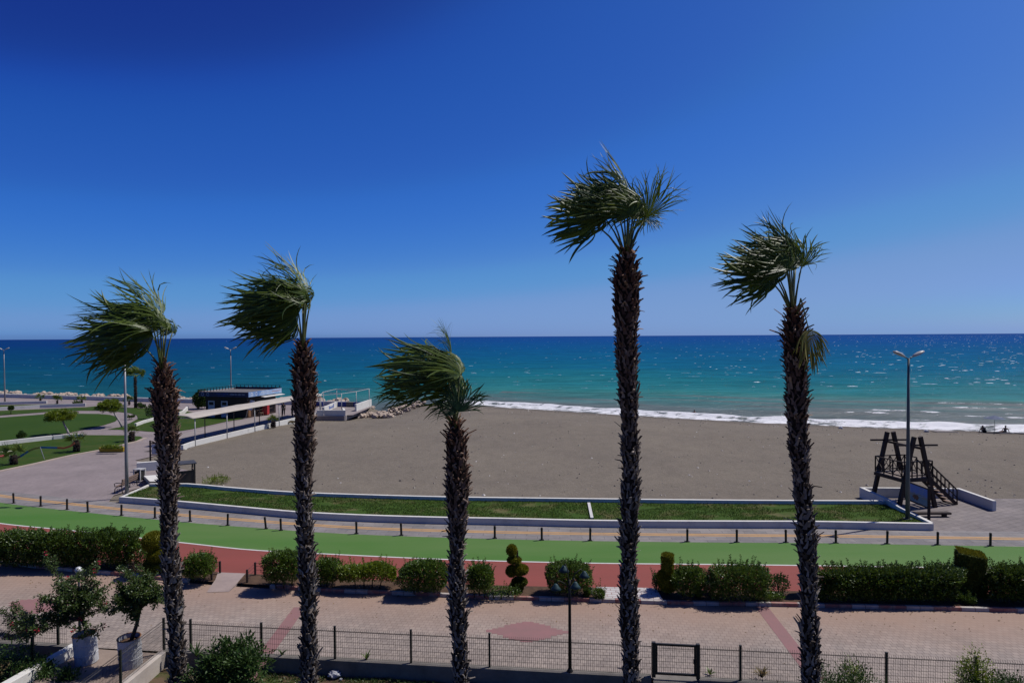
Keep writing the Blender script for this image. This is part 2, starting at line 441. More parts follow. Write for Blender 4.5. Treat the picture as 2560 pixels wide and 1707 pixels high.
def ground_z(x, y):
    s, i = sdist(x, y)
    if y < 23: return -.9
    if i < WALLN and s > -3.5: return -3.0 if s > -.2 else -.06 - max(0, s + .5) * 6
    if s > -22:
        t = (s + 22) / 22
        return -.06 - 1.39 * (t if t < 1 else 1 + (t - 1) * 2.0) if s < 0 else -1.45 - .09 * min(s, 40)
    return -.06
def PG(px, py):                               # photo pixel -> point of the beach
    z = -.3
    for _ in range(14):
        p = P(px, py, z); z = .5 * z + .5 * ground_z(p.x, p.y)
    p = P(px, py, z); return V((p.x, p.y, ground_z(p.x, p.y)))
def axis_vals(lo, hi, c0, c1, fine, coarse):
    out = []; x = lo
    while x < hi:
        out.append(x); x += fine if c0 <= x < c1 else coarse
    out.append(hi); return out
gx = axis_vals(-600, 500, -60, 110, 2.0, 14); gy = axis_vals(-300, 260, 20, 134, 1.6, 14)
mb = MB(); vs = []
for y in gy:
    for x in gx:
        z = ground_z(x, y)
        if -.9 < z < -.08 or z < -1.3: z += .05 * noise.noise(V((x * .15, y * .15, 3)))
        vs.append((x, y, z))
w_ = len(gx)
mb.add(vs, [(j * w_ + i, j * w_ + i + 1, (j + 1) * w_ + i + 1, (j + 1) * w_ + i) for j in range(len(gy) - 1) for i in range(w_ - 1)])
mt, nt, b = new_mat('beach sand')
v = coords(nt)
base = mixc(nt, ramp(nt, nz(nt, .10, 6, .6, v), [(.3, 0.0), (.7, 1.0)]), (.162, .138, .110), (.134, .114, .094))
fine = ramp(nt, nz(nt, 5.0, 8, .8, v), [(.3, .74), (.7, 1.16)])
foot = ramp(nt, nz(nt, .9, 3, .5, coords(nt, (1, .6, 1))), [(.35, .94), (.6, 1.03)])
c_ = mixc(nt, 1, base, fine, 'MULTIPLY'); c_ = mixc(nt, 1, c_, foot, 'MULTIPLY')
sp = N(nt, 'ShaderNodeSeparateXYZ'); nt.links.new(v, sp.inputs[0])
wet = ramp(nt, sp.outputs[2], [(0, 1), (1, 0)])
mr = N(nt, 'ShaderNodeMapRange'); mr.inputs[1].default_value = -1.45; mr.inputs[2].default_value = -1.05; nt.links.new(sp.outputs[2], mr.inputs[0])
c_ = mixc(nt, ramp(nt, mr.outputs[0], [(0.0, .75), (.6, .3), (1, 0.0)]), c_, (.075, .062, .055))
nt.links.new(c_, b.inputs['Base Color']); b.inputs['Roughness'].default_value = .95; b.inputs['Specular IOR Level'].default_value = .1
bump(nt, b, nz(nt, 2.0, 8, .8, v), .9, .09)
struct(mb, 'beach', mt, smooth=True)

# ------------------------------------------------------------------ sea
mt, nt, b = new_mat('sea water')
at = N(nt, 'ShaderNodeAttribute', attribute_name='offshore')
v = coords(nt); streak = nz(nt, .035, 6, .6, coords(nt, (.30, 1.0, 1), (0, 0, R(-10))))
ch = nz(nt, .35, 6, .65, coords(nt, (.35, 1.0, 1), (0, 0, R(-14))))
ad = N(nt, 'ShaderNodeMath', operation='MULTIPLY_ADD'); ad.inputs[1].default_value = .13; ad.inputs[2].default_value = -.065
nt.links.new(streak, ad.inputs[0])
sm = N(nt, 'ShaderNodeMath', operation='ADD'); nt.links.new(at.outputs['Fac'], sm.inputs[0]); nt.links.new(ad.outputs[0], sm.inputs[1])
col = ramp(nt, sm.outputs[0], [(0.0, (.110, .118, .122)), (.24, (.088, .118, .122)), (.32, (.052, .135, .138)), (.39, (.026, .150, .152)), (.47, (.009, .118, .150)), (.56, (.003, .086, .160)), (.66, (.002, .066, .168)), (.78, (.003, .050, .185)), (1.0, (.005, .040, .175))])
dk_ = N(nt, 'ShaderNodeAttribute', attribute_name='darkened')      # lens-like darkening toward the left, painted into the water colour
col = mixc(nt, dk_.outputs['Fac'], col, mixc(nt, 1, col, (.42, .54, .66), 'MULTIPLY'))
ch2 = nz(nt, .11, 5, .6, coords(nt, (.22, 1.0, 1), (0, 0, R(-12))))
f = mixc(nt, 1, ramp(nt, ch, [(.3, .68), (.7, 1.25)]), ramp(nt, ch2, [(.3, .82), (.7, 1.14)]), 'MULTIPLY')
col = mixc(nt, 1, col, f, 'MULTIPLY')
fo = N(nt, 'ShaderNodeAttribute', attribute_name='foam')
fn = nz(nt, 1.1, 8, .8, coords(nt, (.5, 1.3, 1), (0, 0, R(31))))
s2 = N(nt, 'ShaderNodeMath', operation='ADD'); nt.links.new(fo.outputs['Fac'], s2.inputs[0]); nt.links.new(fn, s2.inputs[1])
ff = ramp(nt, s2.outputs[0], [(.90, 0.0), (1.14, 1.0)])
col = mixc(nt, ff, col, (.62, .62, .64))
nt.links.new(col, b.inputs['Base Color'])
b.inputs['Roughness'].default_value = .22; b.inputs['Specular IOR Level'].default_value = 0
bump(nt, b, nz(nt, .55, 8, .7, coords(nt, (.45, 1.0, 1), (0, 0, R(-18)))), 1.0, .55)
gl = N(nt, 'ShaderNodeBsdfGlossy'); gl.inputs['Roughness'].default_value = .2; gl.inputs['Color'].default_value = (.9, .9, .9, 1)
bn = [n for n in nt.nodes if n.type == 'BUMP'][0]; nt.links.new(bn.outputs[0], gl.inputs['Normal'])
ms = N(nt, 'ShaderNodeMixShader'); ms.inputs[0].default_value = .045
nt.links.new(b.outputs[0], ms.inputs[1]); nt.links.new(gl.outputs[0], ms.inputs[2]); nt.links.new(ms.outputs[0], nt.nodes['Material Output'].inputs[0])
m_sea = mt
O2 = coast[7]; e1 = (coast[-3] - coast[7]).normalized(); e2 = V((-e1.y, e1.x))
if e2.y < 0: e2 = -e2
def offv(d): return math.log10(max(d, 0) + 1) / 4.0
us = axis_vals(-420, 300, -120, 140, 3, 12)
vs_ = axis_vals(-75, 60, -75, 60, 3, 3); x = 60
while x < 40000: x *= 1.12; vs_.append(x)
mb = MB(); pts = []; av = []
for vv in vs_:
    for u in us:
        k = 1 + max(vv, 0) / 60
        q = O2 + e1 * u * k + e2 * vv
        d = sdist(q.x, q.y)[0] if vv < 900 else vv
        lf = min(max((-20 - q.x) / 40, 0), 1)
        pts.append((q.x, q.y, SEA)); av.append(offv(d + 34 * lf if d < 900 else d))
w_ = len(us)
mb.add(pts, [(j * w_ + i, j * w_ + i + 1, (j + 1) * w_ + i + 1, (j + 1) * w_ + i) for j in range(len(vs_) - 1) for i in range(w_ - 1)])
mb.a = av
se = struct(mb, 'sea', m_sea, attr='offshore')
da_ = se.data.attributes.new('darkened', 'FLOAT', 'POINT'); da_.data.foreach_set('value', [min(max((.02 - p[0] / max(p[1], 1)) / .60, 0), 1) for p in pts])
# surf strip, with real breakers
us = [-9 + .5 * i for i in range(280)]; vv_ = [-3.5 + .35 * j for j in range(150)]
mb = MB(); pts = []; av = []; fo_ = []
def gs(x): return math.exp(-x * x)
wc = [V((c.x, c.y)) for c in coast]
for vv in vv_:
    for u in us:
        q = O2 + e1 * u + e2 * vv
        d, i = sdist(q.x, q.y)
        n1 = noise.noise(V((u * .06, 5, 0))); n2 = noise.noise(V((u * .22, 9, 0))); n3 = noise.noise(V((u * .9, vv * .9, 1)))
        r = min(max((u - 20) / 70, 0), 1)     # more breakers toward the right
        z = 0; fm = 0; mk = 0
        c0 = 4.2 + 1.0 * n1 + .5 * n2         # the shore break
        z += .42 * gs((d - c0) / 1.1) * (1 + .4 * n2)
        if d < c0 + 1.2: fm = max(fm, .52 + .20 * n2 + .20 * n3 - .045 * max(0, c0 - 2.2 - d))
        fm = max(fm, (.62 + .15 * n2) * gs((d - c0 - .3) / 1.4))
        for k, (cv, A, ph) in enumerate(((9.5, .30, 0), (14.5, .34, 7), (20, .32, 13), (27, .34, 21), (35, .30, 31))):
            c1 = cv + 2.2 * noise.noise(V((u * .035, ph, 2))) + .7 * noise.noise(V((u * .2, ph, 4))) + .35 * noise.noise(V((u * .8, ph, 6)))
            on = min(max(noise.noise(V((u * .045 + ph, ph * 3, 5))) + .15 + .75 * r, 0), 1)
            z += 1.25 * A * on * gs((d - c1) / 1.3); mk = max(mk, on * gs((d - c1 + .4) / 1.5))
            br = min(max(noise.noise(V((u * .09 + ph, ph, 8))) * 1.5 - .05 + 1.05 * r, 0), 1) * on
            fm = max(fm, .60 * min(1, br * 2.2) * gs((d - c1 + .3) / (.35 + .8 * br)) * (.72 + .5 * noise.noise(V((u * .45, ph * 2, 9)))))
        sw = SEA + .03 + z + .03 * n3
        edge = min(max((vv_[-1] - vv) / 6, 0), 1)
        pts.append((q.x, q.y, SEA + .012 + (sw - SEA) * edge)); av.append(offv(max(d, 0) * (1 - .62 * min(max((u - 5) / 70, 0), 1) * edge)) * (1 - .55 * mk * edge)); fo_.append(fm * edge)
w_ = len(us)
mb.add(pts, [(j * w_ + i, j * w_ + i + 1, (j + 1) * w_ + i + 1, (j + 1) * w_ + i) for j in range(len(vv_) - 1) for i in range(w_ - 1)])
mb.a = av
so = struct(mb, 'surf_water', m_sea, attr='offshore', smooth=True)
fa_ = so.data.attributes.new('foam', 'FLOAT', 'POINT'); fa_.data.foreach_set('value', fo_)
mt, nt, b = new_mat('sea foam and glints'); g = N(nt, 'ShaderNodeNewGeometry')
nt.links.new(ramp(nt, g.outputs['Random Per Island'], [(0, (.05, .17, .25)), (.6, (.12, .27, .36)), (.90, (.20, .36, .45)), (1, (.60, .68, .72))]), b.inputs['Base Color'])
m_cap = mt
# whitecaps: low crests of foam and, crowded to the right, painted sun glints, far too many to count
mb = MB(); rr = random.Random(5)
for i in range(6500):
    y = math.exp(rr.uniform(math.log(150), math.log(4500))); x = y * rr.uniform(-.85, .85)
    d = sdist(x, y)[0] if y < 900 else 900
    right = max(0, (x / y + .85) / 1.7)
    if d < 30 or rr.random() > .06 + .65 * right ** 3: continue
    L = rr.uniform(.22, .80) * (1 + y / 1500); h = rr.uniform(.04, .12) * (1 + y / 2500)
    if rr.random() < .08: L *= 2.0
    a = R(rr.uniform(-22, 4)); n = 7; vs2 = []
    for j in range(n):
        t = j / (n - 1); xx = (t - .5) * L * 2; hh = h * math.sin(math.pi * min(max(t, .03), .97)) * rr.uniform(.6, 1.0)
        yy = xx * math.sin(a) + rr.uniform(-.1, .1); xx *= math.cos(a)
        vs2 += [(x + xx, y + yy - h * 1.1, SEA + .02), (x + xx, y + yy, SEA + .04 + hh), (x + xx, y + yy + h * .8, SEA + .02)]
    mb.add(vs2, [(j * 3 + k, (j + 1) * 3 + k, (j + 1) * 3 + k + 1, j * 3 + k + 1) for j in range(n - 1) for k in range(2)])
tag(mb.build('whitecaps_glints', m_cap), 'small white foam crests and painted sun glints scattered over the blue open sea', 'foam', kind='stuff')
# spilled foam veils inside the breakers come with the surf strip itself

# ------------------------------------------------------------------ park on the left
def poly(name, px, z, mt, world_extra=()):
    mb = MB(); q = [P2(a, b, z) for a, b in px]; q += list(world_extra)
    tri = tessellate_polygon([[V((x, y, 0)) for x, y in q]])
    mb.add([(x, y, z) for x, y in q], [tuple(t) for t in tri]); return struct(mb, name, mt)
wl = [(q.x, q.y) for q in L_walk if q.x < P(275, 1254).x]
pl = list(wl) + [P2(284, 1238), P2(374, 1211), P2(470, 1175), (-31.1, 56), P2(470, 1120), P2(488, 1113), P2(569, 1092), P2(638, 1077), P2(698, 1062), P2(735, 1051), P2(790, 1040)]
pl += [(-20.6, 88), (-20.2, 97.5), (-25, 100.2), (-49, 105.8), (-89, 118.7), (-180, 142), (-260, 165), (-260, 90)]
mb = MB(); tri = tessellate_polygon([[V((x, y, 0)) for x, y in pl]]); mb.add([(x, y, .002) for x, y in pl], [tuple(t) for t in tri])
struct(mb, 'plaza', m_plaza)
poly('front_lawn', [(-420, 1255), (0, 1176.6), (92, 1157), (184, 1136), (251, 1124), (313, 1109), (344, 1102), (362, 1095), (350, 1090.5), (314, 1087.6), (214, 1087), (178, 1094), (130, 1098), (0, 1113), (-420, 1170)], .05, m_park)
poly('main_lawn', [(-420, 1075), (-150, 1057), (0, 1043.5), (107, 1035.5), (191, 1033.5), (245, 1034), (275, 1036.5), (291, 1041), (294, 1047), (288, 1053), (260, 1062), (207, 1074), (168, 1082), (130, 1087), (0, 1103.5), (-420, 1155)], .04, m_lawn)
poly('back_lawn', [(-420, 1040), (0, 1026.5), (214, 1017.5), (245, 1014.5), (298, 1018), (387, 1020.5), (440, 1022), (478, 1030), (514, 1036), (612, 1046), (569, 1052.5), (480, 1072), (440, 1078.5), (395, 1079.5), (345, 1076), (300, 1073.5), (268, 1073), (300, 1067), (327, 1056), (345, 1046), (342, 1038), (326, 1032.5), (286, 1028), (245, 1026.2), (199, 1026), (122, 1029), (0, 1038), (-420, 1062)], .04, m_park)
poly('far_lawn', [(-420, 1017), (0, 1012.5), (110, 1010.5), (200, 1008.5), (212, 1010.5), (120, 1014.5), (0, 1020), (-420, 1033)], .045, m_park)
# kerb of the front lawn
mb = MB(); kl = [P(*p).xy for p in ((-200, 1218), (0, 1178), (92, 1158.5), (184, 1137.5), (251, 1125.5), (313, 1110.5), (344, 1103.5), (363, 1095))]
mb.wall([(q.x, q.y) for q in smooth_line(kl, 1.5)], .35, 0, .06); struct(mb, 'lawn_kerb', mat('pale kerb stone', (.50, .40, .34), (.42, .34, .29), 2, .9, .2))
# light paving strip beside the canopy walk
strip('walkway', [P(430, 1093).xy, P(480, 1077).xy, P(569, 1057).xy, P(620, 1048).xy, P(690, 1033).xy], [P(445, 1118).xy, P(488, 1109).xy, P(569, 1087).xy, P(638, 1071).xy, P(735, 1047).xy], .008, m_path, 40)

# right hand plaza by the watch tower
mb = MB(); q = [(20.9, 34.6), (21.4, fit_y(L_walk, 21.4) - .02), (28, fit_y(L_walk, 28) - .02), (60, fit_y(L_walk, 60) - .02), (75, 34), (75, 40.2), (40, 40.6), (27.1, 41.3), (21.5, 41.7)]
tri = tessellate_polygon([[V((x, y, 0)) for x, y in q]]); mb.add([(x, y, .0) for x, y in q], [tuple(t) for t in tri]); struct(mb, 'tower_plaza', m_plaza2)

# garden this side of the fence
mb = MB(); gxs = [-30 + .5 * i for i in range(121)]; pts = []
for j in range(40):
    for x in gxs:
        yl = fa.y + (x - fa.x) * fd.y / fd.x - .12
        y = yl - .5 * j
        pts.append((x, y, -.36 + .05 * noise.noise(V((x * .8, y * .8, 0))) + .03 * noise.noise(V((x * 3, y * 3, 0)))))
w_ = len(gxs)
mb.add(pts, [(j * w_ + i, j * w_ + i + 1, (j + 1) * w_ + i + 1, (j + 1) * w_ + i) for j in range(39) for i in range(w_ - 1)])
struct(mb, 'garden_ground', mat('garden earth', (.16, .105, .07), (.06, .085, .022), 1.5, .95, .7, .1, lo=.4, hi=.6, bscale=20), smooth=True)
# entrance passage floor
mb = MB(); mb.prism([(-14.3, 8), (-11.3, 8), (-11.15, 21.5), (-14.0, 21.95)], -.5, -.004); struct(mb, 'entrance_path', mat('dusty path', (.36, .28, .23), (.28, .21, .17), 1.4, .95, .4))
# ------------------------------------------------------------------ planter of the lawn with its white walls
def xy(px, py, z): return P2(px, py, z)
wf = [q for q in L_walk if P(272, 1254).x + .2 < q.x < 21.35]
wf = [(q.x, q.y + .1) for q in wf] + [(21.4, fit_y(L_walk, 21.4) + .1)]
front0 = wf[0]
mb = MB(); mb.wall(wf, .22, -.02, .36)
solo(mb, 'planter_wall', m_white, 'long low white wall curving along the front of the lawn bed beside the sidewalk', 'wall', bevel=.02)
bk = [xy(374, 1208, .45), xy(467, 1208, .45), xy(560, 1216, .45), xy(736, 1229, .45), xy(900, 1235, .45), xy(1106, 1240.5, .45), xy(1400, 1244.5, .45), xy(1880, 1249.4, .45), xy(2240, 1250.5, .45)]
bk = smooth_line([V(p) for p in bk], 1.5)
mb = MB(); mb.wall([(q.x, q.y) for q in bk], .22, -.1, .45)
solo(mb, 'planter_wall', m_white, 'long low white wall dividing the lawn bed from the sand', 'wall', bevel=.02)
lw = [front0[0] - .1, front0[1]]
mb = MB(); mb.wall([(front0[0] - .02, front0[1] + .12), xy(374, 1209, .32)], .14, -.02, .30)
solo(mb, 'planter_wall', m_white, 'short thin white wall at the left end of the lawn bed behind the slatted bench', 'wall')
mb = MB(); a = wf; b_ = [(q.x, q.y) for q in bk]
A, B = at_t([V(p) for p in a], 220), at_t([V(p) for p in b_], 220); pts = []
for i in range(221):
    for r in range(9):
        q = A[i].lerp(B[i], r / 8); pts.append((q.x, q.y, .24 + .02 * noise.noise(V((q.x * 1.3, q.y * 1.3, 0)))))
mb.add(pts, [(i * 9 + r, (i + 1) * 9 + r, (i + 1) * 9 + r + 1, i * 9 + r + 1) for i in range(220) for r in range(8)])
struct(mb, 'lawn_bed', m_grass)
# short blades over the lawn bed
mb = MB(); rr = random.Random(11)
for i in range(52000):
    t = rr.random() * 220; k = int(t); r = rr.uniform(.03, .97)
    q = A[k].lerp(A[min(k + 1, 220)], t - k).lerp(B[k].lerp(B[min(k + 1, 220)], t - k), r)
    if noise.noise(V((q.x * .5, q.y * 1.1, 2))) > .16 + .25 * rr.random(): continue
    p = V((q.x, q.y, .23)); mb.leaf(p, V((rr.uniform(-.6, .6), rr.uniform(-.6, .6), 1)), V((rr.uniform(-1, 1), rr.uniform(-1, 1), .1)), rr.uniform(.05, .11), .03)
tag(mb.build('leaves', leafmat('grass blades', (.028, .070, .008), (.078, .120, .018), .2)), 'short mown grass growing in the long white walled lawn bed', 'grass', kind='stuff').name = 'grass'
mb = MB(); a = P(1472, 1258, .27); b_ = P(1480, 1296, .27); mb.bar(a + V((0, 0, .02)), b_ + V((0, 0, .02)), .16, .08)
solo(mb, 'dividing_kerb', m_line, 'narrow white kerb crossing the lawn bed', 'kerb')

# ------------------------------------------------------------------ bollards
bol = [(32.5, 1258), (100, 1266), (166, 1274), (218, 1280), (302, 1289), (386, 1295.6), (474, 1304), (568, 1313.6), (664, 1322), (701.5, 1326), (890.6, 1334.5), (1003, 1338.7), (1237, 1346), (1354.6, 1350.5), (1475.7, 1351.8), (1719, 1354.4), (1843, 1355.6), (1966, 1356.2), (2091, 1357.4), (2219.5, 1359.5), (2346, 1362), (2478, 1365)]
ordn = ['leftmost', 'second', 'third', 'fourth', 'fifth', 'sixth', 'seventh', 'eighth', 'ninth', 'tenth', 'eleventh', 'twelfth', 'thirteenth', 'fourteenth', 'fifteenth', 'sixteenth', 'seventeenth', 'eighteenth', 'nineteenth', 'twentieth', 'twenty-first', 'rightmost']
b0 = thing('bollard', 'x', 'bollard')
mb = MB(); mb.lathe([(.055, 0), (.055, .60), (.05, .62), (.0, .635)], n=12); mb.build('post', m_bollard, b0, smooth=False, local=True)
mb = MB(); mb.lathe([(.062, .50), (.062, .54)], n=12); mb.build('collar', m_black, b0, local=True)
mb = MB(); mb.box((0, 0, .012), (.20, .20, .016)); mb.build('base_plate', m_black, b0, local=True)
for i, (px, py) in enumerate(bol):
    o = b0 if i == 0 else copy_tree(b0)
    p = P(px, py); o.location = (p.x, p.y + .05, .006); o.rotation_euler = (R(random.uniform(-1.5, 1.5)), R(random.uniform(-2, 2)) - (R(4) if i == 8 else 0), random.uniform(0, .5))
    w = ordn[i]
    o['label'] = ('leaning slim dark bollard on the sidewalk edge, ninth from the left' if i == 8 else
                  'slim dark bollard on the sidewalk edge, %s of the row' % w if i in (0, 21) else
                  'slim dark bollard between sidewalk and green track, %s from the left' % w)
    o['group'] = 'dark bollards along the green track'

# ------------------------------------------------------------------ tall lamps
def tall_lamp(px, d, base_z, top_z, label, ang=0.0, mt=m_galv, h_lean=0.0, x=None):
    x = ray(px, 1000).x / ray(px, 1000).y * d if x is None else x
    t = thing('street_lamp', label, 'street lamp', (x, d, base_z), ang, 'tall two headed lamps')
    H = top_z - base_z
    mb = MB(); mb.tube([(0, 0, 0), (0, 0, H * .25), (0, 0, H * .6), (0, 0, H - .25)], [.115, .10, .08, .055], 10); mb.build('pole', mt, t, smooth=True, local=True)
    mb = MB(); mb.box((0, 0, .02), (.36, .36, .04)); mb.build('base_plate', mt, t, local=True)
    for s in (-1, 1):
        mb = MB(); mb.tube([(0, 0, H - .32), (s * .10, 0, H - .24), (s * .30, 0, H - .14)], .032, 8); a = mb.build('arm', mt, t, smooth=True, local=True)
        mb = MB()
        n = 9; pr = [(0, .06, .05), (.12, .13, .09), (.35, .17, .11), (.55, .15, .10), (.68, .07, .05)]
        vs = []
        for u, wy, wz in pr:
            for j in range(n):
                q = 2 * math.pi * j / n
                lx, ly, lz = u, math.cos(q) * wy, math.sin(q) * wz * (1 if math.sin(q) > 0 else .55)
                vs.append((s * (.24 + lx * .90 - lz * .42), ly, H - .17 + lx * .40 + lz * .9))
        fs = [(i * n + j, i * n + (j + 1) % n, (i + 1) * n + (j + 1) % n, (i + 1) * n + j) for i in range(4) for j in range(n)] + [tuple(reversed(range(n))), tuple(range(4 * n, 5 * n))]
        mb.add(vs, fs); mb.build('lamp_head', m_lampw, t, smooth=True, local=True)
    return t
p = P(2271, 1297, .24); tall_lamp(2271, p.y, .24, 8.98, 'tall dark grey two headed street lamp standing beside the watch tower', R(6), m_pole)
p = P(313, 1235, .24); tall_lamp(313, p.y, .24, 9.0, 'tall pale two headed street lamp at the left end of the lawn bed', R(-10))
tall_lamp(578, 98, 0, 8.6, 'pale two headed street lamp rising from behind the kiosk', R(15))
p = P(12, 1006); tall_lamp(12, p.y, 0, 8.6, 'pale two headed street lamp by the sea wall at the far left', R(5))

# ------------------------------------------------------------------ road fence (mesh panels on posts)
def mesh_panel(mb, a, b_, z0, z1, step=.06, r=.0042):
    a, b_ = V((a.x, a.y, 0)), V((b_.x, b_.y, 0)); L = (b_ - a).length; d = (b_ - a) / L; n = max(2, int(L / step))
    nrm = V((-d.y, d.x, 0))
    def wire(p, q, rad):
        dd = (q - p).normalized(); u = nrm if abs(dd.dot(nrm)) < .9 else V((0, 0, 1)); s = dd.cross(u).normalized() * rad; u = u * rad
        mb.add([p + s, p + u, p - s, p - u, q + s, q + u, q - s, q - u], [(0, 1, 5, 4), (1, 2, 6, 5), (2, 3, 7, 6), (3, 0, 4, 7)])
    for i in range(n + 1):
        p = a + d * (L * i / n)
        zs = z1 - .09
        wire(p + V((0, 0, z0)), p + V((0, 0, zs)), r)
        wire(p + V((0, 0, zs)), p + V((0, 0, zs + .045)) - nrm * .05, r); wire(p + V((0, 0, zs + .045)) - nrm * .05, p + V((0, 0, z1 + .02)), r)
    z = z0
    while z < z1 - .05:
        wire(a + V((0, 0, z)), b_ + V((0, 0, z)), r * 1.1); z += .165
    wire(a + V((0, 0, z1 - .09)), b_ + V((0, 0, z1 - .09)), r * 1.2); wire(a + V((0, 0, z1 - .045)) - nrm * .05, b_ + V((0, 0, z1 - .045)) - nrm * .05, r * 1.2)
WZ = .12
def fpost(t, q, z0=WZ, h=1.0, w=.06):
    mb = MB(); mb.box((q.x, q.y, z0 + h / 2), (w, w, h)); o = mb.build('post', m_greenmetal, t)
    mb = MB(); mb.box((q.x, q.y, z0 + h + .006), (w + .012, w + .012, .012)); mb.build('cap', m_black, o)
def fence(label, qs, z0=WZ, posts=None, h=.93):
    t = thing('mesh_fence', label, 'fence', (qs[0].x, qs[0].y, z0))
    for i, q in enumerate(qs):
        if posts is None or i in posts: fpost(t, q, z0)
    for i in range(len(qs) - 1):
        mb = MB(); mesh_panel(mb, qs[i], qs[i + 1], z0 + .03, z0 + h); mb.build('mesh_panel', m_darkmetal, t)
    return t
fpx = [411, 478, 654.6, 838, 1028, 1224, 1425, 1628]
qs = [fence_at(p) for p in fpx]
fence('long dark wire mesh fence on the concrete wall between the corner post and the gate', qs, posts=(0, 1, 2, 3, 4, 5))
g1 = fence_at(1747)
qs2 = [g1, fence_at(1851), fence_at(2026), fence_at(2216), fence_at(2440), fence_at(2640), fence_at(2840)]
fence('dark wire mesh fence right of the gate with plants climbing on it', qs2, posts=(1, 3, 4, 5, 6))
# gate
ga, gb = fence_at(1634), fence_at(1745)
t = thing('gate', 'dark framed wire mesh gate in the road fence', 'gate', (ga.x, ga.y, WZ))
for q in (ga, gb):
    mb = MB(); mb.box((q.x, q.y, WZ + .48), (.10, .10, 1.02)); mb.build('post', m_darkmetal, t)
mb = MB(); a3, b3 = V((ga.x, ga.y, 0)), V((gb.x, gb.y, 0)); dn = (b3 - a3).normalized()
mb.bar(a3 + dn * .05 + V((0, 0, WZ + .93)), b3 - dn * .05 + V((0, 0, WZ + .93)), .06); mb.bar(a3 + dn * .05 + V((0, 0, WZ + .08)), b3 - dn * .05 + V((0, 0, WZ + .08)), .06)
mb.bar(a3 + dn * .085 + V((0, 0, WZ + .11)), a3 + dn * .085 + V((0, 0, WZ + .90)), .05); mb.bar(b3 - dn * .085 + V((0, 0, WZ + .11)), b3 - dn * .085 + V((0, 0, WZ + .90)), .05)
mb.build('gate_frame', m_darkmetal, t)
mb = MB(); q0, q1 = a3 + dn * .1, b3 - dn * .1; mesh_panel(mb, q0, q1, WZ + .1, WZ + .90); mb.build('mesh_panel', m_darkmetal, t)
mb = MB(); mb.box((gb.x - .12, gb.y - .05, WZ + .5), (.05, .05, .13)); mb.build('latch', m_black, t)
# the concrete wall under the fence
wl_ = [fence_at(411) , fence_at(672), fence_at(1028), fence_at(1425), fence_at(1628)]
mb = MB(); mb.wall([(q.x, q.y) for q in wl_], .24, -.6, WZ)
solo(mb, 'retaining_wall', m_conc, 'low weathered grey concrete wall carrying the fence left of the gate', 'wall', bevel=.015)
mb = MB(); mb.wall([(q.x, q.y) for q in (g1, fence_at(2216), fence_at(2440), L_fence[-1])], .24, -.6, WZ)
solo(mb, 'retaining_wall', m_conc, 'low weathered grey concrete wall carrying the fence right of the gate', 'wall', bevel=.015)
mb = MB(); q = (fence_at(1632) + g1) / 2; mb.box((q.x, q.y, -.28), (1.3, .5, .62), math.atan2(fd.y, fd.x))
solo(mb, 'gate_step', m_conc, 'rough concrete step under the dark mesh gate', 'step')
# side fence and wall of the entrance passage
wq = [V((fa.x, fa.y)), V((fa.x - .12, 19.3)), V((fa.x - .25, 16.9)), V((fa.x - .4, 14.5)), V((fa.x - .5, 12))]
mb = MB(); mb.wall([(q.x, q.y - (.14 if i == 0 else 0)) for i, q in enumerate(wq)], .24, -.6, .13)
solo(mb, 'passage_wall', m_stucco, 'sunlit cream wall on the right side of the entrance passage', 'wall', bevel=.015)
fence('wire mesh fence on the cream passage wall running toward the viewer', wq, z0=.13, posts=(1, 2, 3, 4))
a, b_ = P(187, 1608, .3), P(11, 1707, .3); dv = (b_ - a).xy.normalized()
pw = [a.xy, b_.xy, b_.xy + dv * 9]
mb = MB(); mb.wall([(q.x, q.y) for q in pw], .26, -.4, .3)
solo(mb, 'passage_wall', m_white, 'white wall on the left side of the entrance passage', 'wall', bevel=.02)
lq = [fence_at(168), fence_at(147), fence_at(69.5), fence_at(-30), fence_at(-140), fence_at(-260)]
fence('short dark mesh fence along the road at the lower left corner behind the potted shrubs', lq, z0=.10, posts=(1, 2, 3, 4, 5))
mb = MB(); mb.wall([(q.x, q.y) for q in (fence_at(175), fence_at(69.5), fence_at(-300))], .24, -.6, .10)
solo(mb, 'retaining_wall', m_conc, 'low grey wall under the short fence at the lower left corner', 'wall')
mb = MB(); q = P(82, 1648, .1); mb.box((q.x, q.y, .2), (.07, .07, 1.25)); solo(mb, 'fence_post', m_greenmetal, 'single dark green post among the plants beside the white passage wall', 'post')
# low posts with wires beside the ramp
for k, (L_, pts) in enumerate((('pair of short dark posts with thin wires left of the pale ramp', ((529, 1449), (550, 1433))), ('pair of short dark posts with thin wires right of the pale ramp', ((618, 1455), (638, 1436))))):
    w = [P(px, py, .09) for px, py in pts]
    t = thing('wire_barrier', L_, 'barrier', w[0])
    for q in w:
        mb = MB(); mb.box((q.x, q.y, q.z + .26), (.07, .07, .52)); mb.build('post', m_bollard, t)
    far = w[1] + V((-1.6 if k == 0 else 1.8, .1, 0)); mb = MB(); mb.box((far.x, far.y, far.z + .25), (.06, .06, .5)); mb.build('post', m_bollard, t)
    mb = MB()
    for h in (.2, .36, .48): mb.tube([w[0] + V((0, 0, h)), w[1] + V((0, 0, h)), far + V((0, 0, h))], .008, 5)
    mb.build('wire', m_darkmetal, t)

